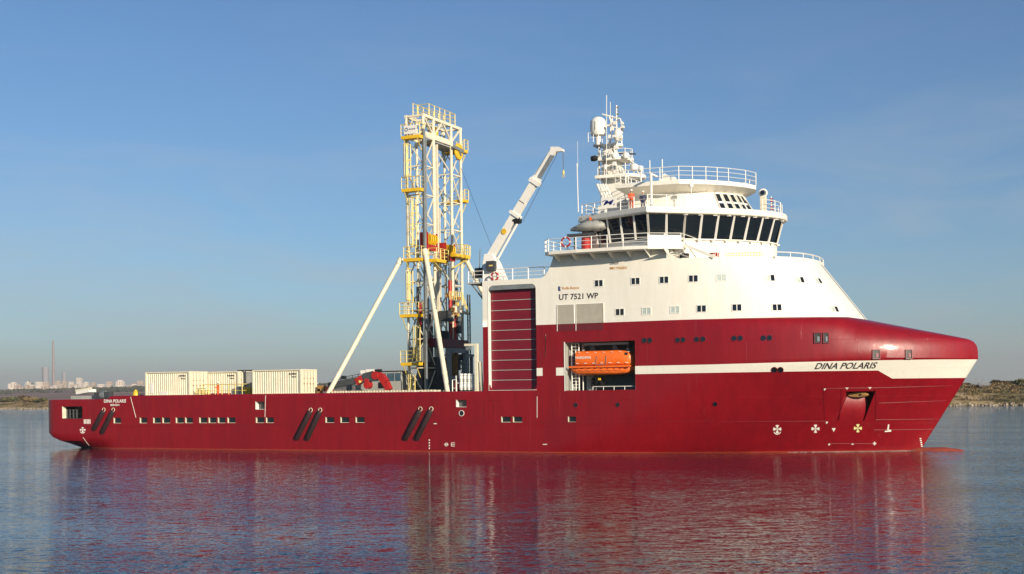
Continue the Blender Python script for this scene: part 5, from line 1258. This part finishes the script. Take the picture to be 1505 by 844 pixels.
# small foam line where the bow pushes the water
def foam_mat():
    m = D.materials.new('foam'); m.use_nodes = True; b = m.node_tree.nodes['Principled BSDF']; b.inputs['Base Color'].default_value = (.38, .33, .31, 1); b.inputs['Roughness'].default_value = .7; MAT['foam'] = m
foam_mat()
f = MB().use('foam')
for k in range(260):
    x = 83 + 12.5 * random.random() ** .5; y = -b_low(min(x, 93.8), 0.05) - .05 - random.random() * (.10 + .35 * max(0, (x - 88) / 6)); r = .03 + random.random() * .08
    f.box((x, y, .0), (r * 4.5, r * .8, .015 + random.random() * .03), Matrix.Rotation(random.uniform(-.5, .2), 3, 'Z'))
tag(f.build('bow_foam', origin=(90, -4, 0)), 'thin broken line of foam at the bow waterline', 'foam', kind='stuff')

# ------------------------------------------------------------------ far shore
from mathutils import noise as NZ
SH0 = Vector((-1500., 640.)); 
def shore_y(x):                                        # shoreline, as measured on the water plane
    base = interp(x, [(-5000, 900), (-1500, 620), (-472, 424), (-417, 404), (-300, 385), (-100, 345), (61, 309), (82, 314), (300, 322), (1200, 420), (6000, 900)])
    return base + 3.5 * NZ.noise(Vector((x * .05, 0, 0))) + 1.5 * NZ.noise(Vector((x * .3, 3, 0)))
def land_z(x, y):
    d = y - shore_y(x)
    if d < 0: return -1.2
    z = 1.5 * sm(d / 3.) + 1.3 * NZ.noise(Vector((x * .03, y * .03, 1))) * sm(d / 12)
    right = sm((x + 150) / 150)                        # the scrubby bank on the right stands higher
    z += right * (2.6 * sm((d - 3) / 14) + 1.9 * sm((d - 20) / 40) + 1.5 * NZ.noise(Vector((x * .02, y * .02, 5))) * sm(d / 20))
    left = 1 - right
    z += left * 2.6 * sm((d - 3) / 28)
    z += 34 * sm((y - 700) / 2300) * sm((-500 - x) / 900) * (1 + .10 * NZ.noise(Vector((x * .0008, y * .0005, 9))))
    return z
def land_material():
    m = D.materials.new('land'); m.use_nodes = True; t = m.node_tree; b = t.nodes['Principled BSDF']; l = t.links.new; b.inputs['Roughness'].default_value = .95; b.inputs['Specular IOR Level'].default_value = .1
    tc = N(t, 'ShaderNodeTexCoord')
    n1 = N(t, 'ShaderNodeTexNoise'); n1.inputs['Scale'].default_value = .07; n1.inputs['Detail'].default_value = 8; n1.inputs['Roughness'].default_value = .7; l(tc.outputs['Object'], n1.inputs[0])
    r = N(t, 'ShaderNodeValToRGB'); e = r.color_ramp.elements; e[0].position = .40; e[0].color = (.07, .065, .03, 1); e[1].position = .60; e[1].color = (.42, .31, .18, 1); x = e.new(.48); x.color = (.24, .18, .09, 1); l(n1.outputs[0], r.inputs[0])
    # far fields in long flat strips
    mp_ = N(t, 'ShaderNodeMapping'); mp_.inputs['Scale'].default_value = (.0015, .009, 1); l(tc.outputs['Object'], mp_.inputs[0])
    n2 = N(t, 'ShaderNodeTexNoise'); n2.inputs['Scale'].default_value = 1.; n2.inputs['Detail'].default_value = 5; l(mp_.outputs[0], n2.inputs[0])
    r2 = N(t, 'ShaderNodeValToRGB'); e = r2.color_ramp.elements; e[0].position = .4; e[0].color = (.13, .095, .085, 1); e[1].position = .56; e[1].color = (.36, .24, .18, 1); l(n2.outputs[0], r2.inputs[0])
    sp = N(t, 'ShaderNodeSeparateXYZ'); l(tc.outputs['Object'], sp.inputs[0]); mr = N(t, 'ShaderNodeMapRange'); mr.inputs['From Min'].default_value = 520; mr.inputs['From Max'].default_value = 700; l(sp.outputs[1], mr.inputs[0])
    mx = N(t, 'ShaderNodeMix', data_type='RGBA'); l(mr.outputs[0], mx.inputs[0]); l(r.outputs[0], mx.inputs[6]); l(r2.outputs[0], mx.inputs[7]); l(mx.outputs[2], b.inputs['Base Color'])
    MAT['land'] = m
land_material()
xs_ = [-9000, -6500, -5000, -4000, -3200, -2600, -2100, -1700, -1400, -1150, -950, -800] + [-700 + 6 * i for i in range(75)] + [-250 + 12 * i for i in range(14)] + [-80 + 4 * i for i in range(60)] + [160 + 12 * i for i in range(14)] + [350, 420, 520, 700, 900, 1200, 1700, 2500, 3500, 5000, 7000, 9000]
ds = [-3, 0, 1, 2, 3, 4.5, 6, 8, 10, 13, 16, 20, 25, 30, 37, 45, 55, 65, 80, 100, 130, 170, 220, 300, 420, 600, 850, 1200, 1500, 1800, 2100, 2400, 2700, 3000, 3300, 3800, 4500, 6000, 9000]
ld = MB().use('land'); nx = len(xs_)
P = [(x, shore_y(x) + d_, land_z(x, shore_y(x) + d_)) for d_ in ds for x in xs_]
ld.add(P, [(j * nx + i, j * nx + i + 1, (j + 1) * nx + i + 1, (j + 1) * nx + i) for j in range(len(ds) - 1) for i in range(nx - 1)])
tag(ld.build('land', origin=(0, 0, 0), smooth=60), kind='structure')
mat('foliage', (.07, .085, .035), .9, col2=(.13, .12, .055), vs=.5, spec=.1)
mat('scrub', (.12, .085, .045), .95, col2=(.055, .045, .028), vs=.4, spec=.1)
mat('scrub_dry', (.30, .20, .09), .95, col2=(.16, .12, .06), vs=.4, spec=.1)
mat('wood', (.10, .07, .045), .9)
mat('stone', (.42, .36, .27), .9, col2=(.16, .13, .10), vs=.7, spec=.1)
mat('city_wall', (.40, .33, .27), .8, var=.25, vs=.05); mat('city_wall_white', (.58, .52, .45), .8, var=.1, vs=.05); mat('city_window', (.10, .09, .09), .4); mat('city_roof', (.35, .18, .12), .8)
mat('chimney', (.27, .22, .21), .8, var=.15, vs=.03); mat('tower_hazed', (.27, .27, .29), .9, var=.05); mat('tree_far', (.035, .045, .03), .95, col2=(.06, .065, .04), vs=.02)  # haze is mixed into the flat colour of the cooling towers and far masts
def leaves(mb, c, rx, ry, rz, n, s):
    for _ in range(n):
        while True:
            v = Vector((random.uniform(-1, 1), random.uniform(-1, 1), random.uniform(-.6, 1)))
            if .25 < v.length < 1: break
        k = 1 + .35 * NZ.noise(v * 2.3 + Vector(c) * .37); p = Vector(c) + Vector((v.x * rx * k, v.y * ry * k, v.z * rz * k))
        a = Vector((random.uniform(-1, 1), random.uniform(-1, 1), random.uniform(-1, 1))).normalized(); b = a.orthogonal().normalized(); e = a.cross(b); s_ = s * random.uniform(.6, 1.4)
        mb.add([p + b * s_, p + e * s_ * .7, p - b * s_, p - e * s_ * .7], [(0, 1, 2, 3)])
def bush(px, d_, h, w, label, m_='foliage', n=420):
    # stands on the land behind the shore at the bearing of px
    D_ = 300.
    for _ in range(60):
        p = DIST(px, Y0, D_)
        if p.y - shore_y(p.x) > d_: break
        D_ += 12
    z = land_z(p.x, p.y); t = thing('bush', label, 'bush', (p.x, p.y, z), 'scrub bushes on the far bank')
    q = MB().use(m_)
    for k in range(5): leaves(q, (p.x + random.uniform(-.5, .5) * w, p.y + random.uniform(-.3, .3) * w, z + h * random.uniform(.35, .6)), w * .36, w * .33, h * .42, n // 5, .28 * h ** .5)
    q.build('crown', t)
    q = MB().use('wood')
    for k in range(4): q.tube((p.x + random.uniform(-.2, .2), p.y, z - .2), (p.x + random.uniform(-.35, .35) * w, p.y, z + h * .6), .09, 5, .03)
    q.build('stem', t)
for (px, d_, h, w, lb_, m_) in ((6, 30, 2.6, 9, 'low dry bush at the left edge of the picture', 'scrub'), (22, 24, 5.4, 15, 'biggest green bush on the left spit', 'foliage'), (36, 34, 6.2, 13, 'tall olive bush behind the biggest green bush', 'scrub'), (47, 30, 4.4, 10, 'brown bush between two green bushes', 'scrub_dry'), (59, 26, 4.6, 11, 'round green bush nearest the ship stern', 'foliage'),
        (1401, 40, 3.0, 9, 'olive bush just right of the bow', 'foliage'), (1416, 60, 3.0, 8, 'small grey bush right of the bow', 'scrub'), (1434, 50, 2.6, 8, 'low olive bush below the far mast', 'scrub'), (1467, 62, 5.0, 9, 'dark rounded bush on the crest of the right bank', 'scrub'), (1478, 66, 4.0, 8, 'smaller dark bush beside the rounded one on the crest', 'scrub'), (1489, 55, 4.2, 9, 'dark green bush second from the right edge', 'foliage'), (1503, 52, 4.6, 9, 'dark green bush at the right edge of the picture', 'foliage')): bush(px, d_, h * (.62 if px < 700 else .42), w * (.7 if px < 700 else .42), lb_, m_)
sc_ = MB()
for k in range(900):                                   # low scrub and dry grass
    r_ = k % 5 < 3; x = random.uniform(40, 150) if r_ else random.uniform(-520, -360); d_ = random.uniform(2.5, 62 if r_ else 45); y = shore_y(x) + d_; z = land_z(x, y); sc_.use(random.choice(['scrub', 'scrub_dry', 'scrub_dry', 'foliage'] if r_ else ['scrub_dry', 'scrub_dry', 'scrub'])); h = random.uniform(.5, 2.0 if r_ else 1.0)
    leaves(sc_, (x, y, z + h * .15), h * 1.5, h * 1.2, h * .75, 44, .26)
tag(sc_.build('ground_scrub', origin=(0, 300, 0)), 'low dry scrub covering the far banks', 'scrub', kind='stuff')
rk = MB()
rk.use('stone')
for k in range(900):
    r_ = k % 2; x = random.uniform(40, 150) if r_ else random.uniform(-560, -340); y = shore_y(x) + random.uniform(-.6, 1.8); s = random.uniform(.25, .85) * (1.0 if r_ else 1.4); c = Vector((x, y, max(.05, land_z(x, y) * .7)))
    R_ = Matrix.Rotation(random.random() * 3, 3, 'Z') @ Matrix.Rotation(random.random(), 3, 'X'); rk.box(c, (s * 1.3, s, s * .8), R_)
tag(rk.build('shore_rocks', origin=(0, 300, 0), bevel=0), 'pale boulders lining the waterline of the far banks', 'rocks', kind='stuff')

# city on the far rise: each building is a thing of its own
def at_far(px, dist): p = DIST(px, Y0, dist); return p, land_z(p.x, p.y)
def block(px, w_px, h_px, base_py, dist, label, m_='city_wall', step=0, roof=False):
    p, z = at_far(px, dist); k = dist / F_
    z_b = CZ + ((Y0 + (752.5 - px) * math.tan(ROLL)) - base_py) * k
    z0 = min(z, z_b); w = w_px * k; h = h_px * k * .8; q = MB().use(m_); X = Vector((Rv.x, Rv.y, 0)); Yv = Vector((Fv.x, Fv.y, 0)); dep = max(14, w * .5)
    def bxl(a0, a1, h0, h1, d0=0, d1=None):
        d1 = dep if d1 is None else d1; P = [p * 1 for _ in range(8)]; V = []
        for a in (a0, a1):
            for d__ in (d0, d1):
                for hh in (h0, h1): v = Vector((p.x, p.y, 0)) + X * a + Yv * d__; v.z = hh; V.append(v)
        q.add(V, [(0, 1, 3, 2), (4, 6, 7, 5), (0, 4, 5, 1), (2, 3, 7, 6), (0, 2, 6, 4), (1, 5, 7, 3)])
    bxl(-w / 2, w / 2, z0 - 2, z_b + h * (1 if not step else .75))
    if step: bxl(-w * .3, w * (.1 + .2 * step), z_b, z_b + h, 2)
    if roof: q.use('city_roof'); bxl(-w / 2 - .5, w / 2 + .5, z_b + h, z_b + h + 1.5, -.5)
    q.use('city_window'); fl_ = max(1, int(h / 4)); nc = max(2, int(w / 5))
    for i in range(fl_):
        for j in range(nc):
            a = -w / 2 + w * (j + .3) / nc; hh = z_b + h * (.72 if step else .92) * (i + .35) / fl_
            v = [Vector((p.x, p.y, 0)) + X * (a + da) - Yv * .15 + Vector((0, 0, hh + dz)) for da, dz in ((0, 0), (w / nc * .4, 0), (w / nc * .4, 1.5), (0, 1.5))]; q.add(v, [(0, 1, 2, 3)])
    o = q.build('apartment_building' if h > 10 else 'house', origin=(p.x, p.y, z0)); return tag(o, label, 'building', 'pale buildings of the far town')
random.seed(21)
BL = [(19, 8, 9, 569, 'pale stepped block, leftmost in the far town', 1), (26, 6, 6, 570, 'low cream block right of the leftmost stepped one', 0), (14, 4, 3, 571, 'tiny white house left of the leftmost block', 0), (28, 5, 2.5, 572, 'small bright white shed under the leftmost blocks', 0),
      (41, 7, 9, 568, 'white stepped block between the leftmost block and the tall chimney', 1), (38, 4, 3, 569, 'low white house at the foot of the white stepped block', 0),
      (57, 9, 7, 567, 'long cream block left of the tall chimney', 0), (67, 9, 7, 567, 'second long cream block, touching the tall chimney', 1), (80, 5, 3.5, 569.5, 'bright low house right under the tall chimney', 0),
      (85, 7, 8, 566, 'cream block just right of the tall chimney', 1), (94, 7, 8, 566, 'pale block with a stepped top, second right of the chimney', 1), (104, 6, 6, 566, 'small pale block left of the white tower', 0), (105, 5, 4, 569, 'tan house below the small pale block', 0),
      (116, 7.5, 13, 566, 'tallest white tower block of the far town', 0), (126, 7, 7, 567, 'cream block right of the white tower', 1), (126, 5, 4, 571, 'low cream house in front of the block right of the white tower', 0), (137, 5, 6, 567, 'narrow pale block in the middle of the town', 0), (137, 4, 4, 570, 'white cottage in front of the narrow pale block', 0),
      (148, 9, 4, 568, 'row of low cream houses above the dark trees', 0), (160, 8, 5, 565, 'pale block with a dark roof above the dark trees', 0), (176, 11, 9, 566, 'broad cream block at the right end of the town', 1), (173, 6, 4, 569, 'low cream house under the broad cream block', 0), (191, 5, 4, 569, 'small pale house right of the broad block', 0), (197, 6, 5, 568.5, 'cream house with a red roof near the container', 0), (206, 9, 9, 567, 'pale grey block beside the first container', 0),
      (466, 7, 9, 570, 'hazy white block seen left of the stay tube', 1), (474, 5, 7, 571, 'hazy white block seen right behind the stay tube', 0), (112, 3, 3, 573.5, 'single white house on the fields below the white tower', 0), (108, 2.5, 2.5, 574, 'tan barn on the fields below the town', 0)]
for (px, w, h, base, lab, st_) in BL: block(px, w, h, base, 3300 + random.random() * 500, lab, random.choice(['city_wall', 'city_wall', 'city_wall_white']) if 'white' not in lab else 'city_wall_white', st_, 'red roof' in lab)
for k in range(34):
    px = random.uniform(12, 213); block(px, random.uniform(3, 5.5), random.uniform(2.5, 5), random.uniform(568, 571.5), 3200 + random.random() * 500, 'tiny pale house among the low houses of the far town', random.choice(['city_wall', 'city_wall', 'city_wall_white']))
p, z = at_far(79, 3650); q = MB().use('chimney'); q.lathe((p.x, p.y, z - 5), [(4.2, 0), (3.8, 30), (3.0, 90), (2.6, (Y0 + 8 - 500.5) / F_ * 3650 - z + 10)], 20); tag(q.build('power_station_chimney', origin=(p.x, p.y, z), smooth=40), 'very tall thin chimney standing over the far town', 'chimney')
for (px, w, top, lab) in ((67, 11, 546.5, 'wide hazy cooling tower just left of the tall chimney'), (94.5, 7, 554, 'smaller hazy cooling tower right of the tall chimney')):
    p, z = at_far(px, 5600); k = 5600 / F_; h = (587 - top) * k; q = MB().use('tower_hazed'); q.lathe((p.x, p.y, z - 12), [(w * k * .5, 0), (w * k * .44, h * .3), (w * k * .40, h * .6), (w * k * .44, h * 1.0)], 24)
    tag(q.build('cooling_tower', origin=(p.x, p.y, z), smooth=50), lab, 'cooling tower')
for (px, h, lab) in ((43.5, 18, 'left one of two thin dark stacks above the white stepped block'), (47.5, 16, 'right one of two thin dark stacks above the white stepped block'), (1435, 15, 'hazy lattice mast on the right bank skyline'), (1444, 14, 'second hazy lattice mast right of the first on the right bank skyline')):
    d_ = 3700 if px < 100 else 3000; p, z = at_far(px, d_); k = d_ / F_; q = MB().use('grey_dark' if px < 100 else 'tower_hazed'); top = CZ + h * k * (1.55 if px < 100 else 1.1); 
    if px < 100: q.tube((p.x, p.y, z - 3), (p.x, p.y, top), 3.0, 8, 1.6)
    else:
        for a in (-3, 3): q.tube((p.x + a, p.y, z - 3), (p.x, p.y, top), .9, 5, .5)
        for f in (.4, .6, .8): q.beam((p.x - 7 * f, p.y, lerp(z, top, f)), (p.x + 7 * f, p.y, lerp(z, top, f)), 1.0)
    tag(q.build('stack' if px < 100 else 'pylon', origin=(p.x, p.y, z)), lab, 'stack' if px < 100 else 'mast')
fw = MB().use('tree_far')
for k in range(260):
    px = random.choice([random.uniform(-20, 225), random.uniform(120, 225), random.uniform(440, 700)]); p, z = at_far(px, random.uniform(2300, 3100)); leaves(fw, (p.x, p.y, z), random.uniform(10, 30), 10, random.uniform(2.5, 4.5), 30, 2.6)
tag(fw.build('tree_belt', origin=(0, 3000, 20)), 'dark hazy belt of trees below the far town', 'trees', kind='stuff')

# ------------------------------------------------------------------ haze
hz = MB(); m = D.materials.new('haze'); m.use_nodes = True; t = m.node_tree; t.nodes.remove(t.nodes['Principled BSDF']); pv = N(t, 'ShaderNodeVolumePrincipled'); pv.inputs['Color'].default_value = (.58, .60, .65, 1); pv.inputs['Density'].default_value = .00010; pv.inputs['Anisotropy'].default_value = 0
t.links.new(pv.outputs[0], t.nodes['Material Output'].inputs['Volume']); MAT['haze'] = m
hz.use('haze'); hz.bx(-15000, 15000, -590, 15000, -3.2, 340)
tag(hz.build('haze', origin=(0, 0, 0)), kind='stuff')
def split_loose(names, gap=.35):
    for o in [o for o in D.objects if o.type == 'MESH' and o.name.split('.')[0] in names]:
        me = o.data; n = len(me.vertices); par = list(range(n))
        def find(a):
            while par[a] != a: par[a] = par[par[a]]; a = par[a]
            return a
        for e in me.edges: par[find(e.vertices[0])] = find(e.vertices[1])
        isl = {}
        for i in range(n): isl.setdefault(find(i), []).append(i)
        bb = []
        for k, vs in isl.items():
            c = [me.vertices[i].co for i in vs]; bb.append([[min(v[a] for v in c) for a in range(3)], [max(v[a] for v in c) for a in range(3)], set(vs)])
        merged = True
        while merged:
            merged = False; out = []
            for b in bb:
                for q_ in out:
                    if all(b[0][a] < q_[1][a] + gap and b[1][a] > q_[0][a] - gap for a in range(3)):
                        q_[0] = [min(x, y) for x, y in zip(q_[0], b[0])]; q_[1] = [max(x, y) for x, y in zip(q_[1], b[1])]; q_[2] |= b[2]; merged = True; break
                else: out.append(b)
            bb = out
        if len(bb) < 2: continue
        base = o.name.split('.')[0]
        for b in bb[1:]:
            bm = bmesh.new(); bm.from_mesh(me); bm.verts.ensure_lookup_table(); bmesh.ops.delete(bm, geom=[v for v in bm.verts if v.index not in b[2]], context='VERTS')
            m2 = D.meshes.new(base); bm.to_mesh(m2); bm.free()
            for m_ in me.materials: m2.materials.append(m_)
            o2 = D.objects.new(base, m2); COL.objects.link(o2); o2.parent = o.parent; o2.location = o.location
        bm = bmesh.new(); bm.from_mesh(me); bm.verts.ensure_lookup_table(); bmesh.ops.delete(bm, geom=[v for v in bm.verts if v.index not in bb[0][2]], context='VERTS'); bm.to_mesh(me); bm.free()
split_loose({'ladder', 'knuckle', 'corner_plate', 'patch', 'panel', 'hull_marking', 'deck_equipment', 'whip_antenna', 'antenna_dome', 'roof_railing'}, .3)
for o in D.objects:
    if '_o' in o: del o['_o']
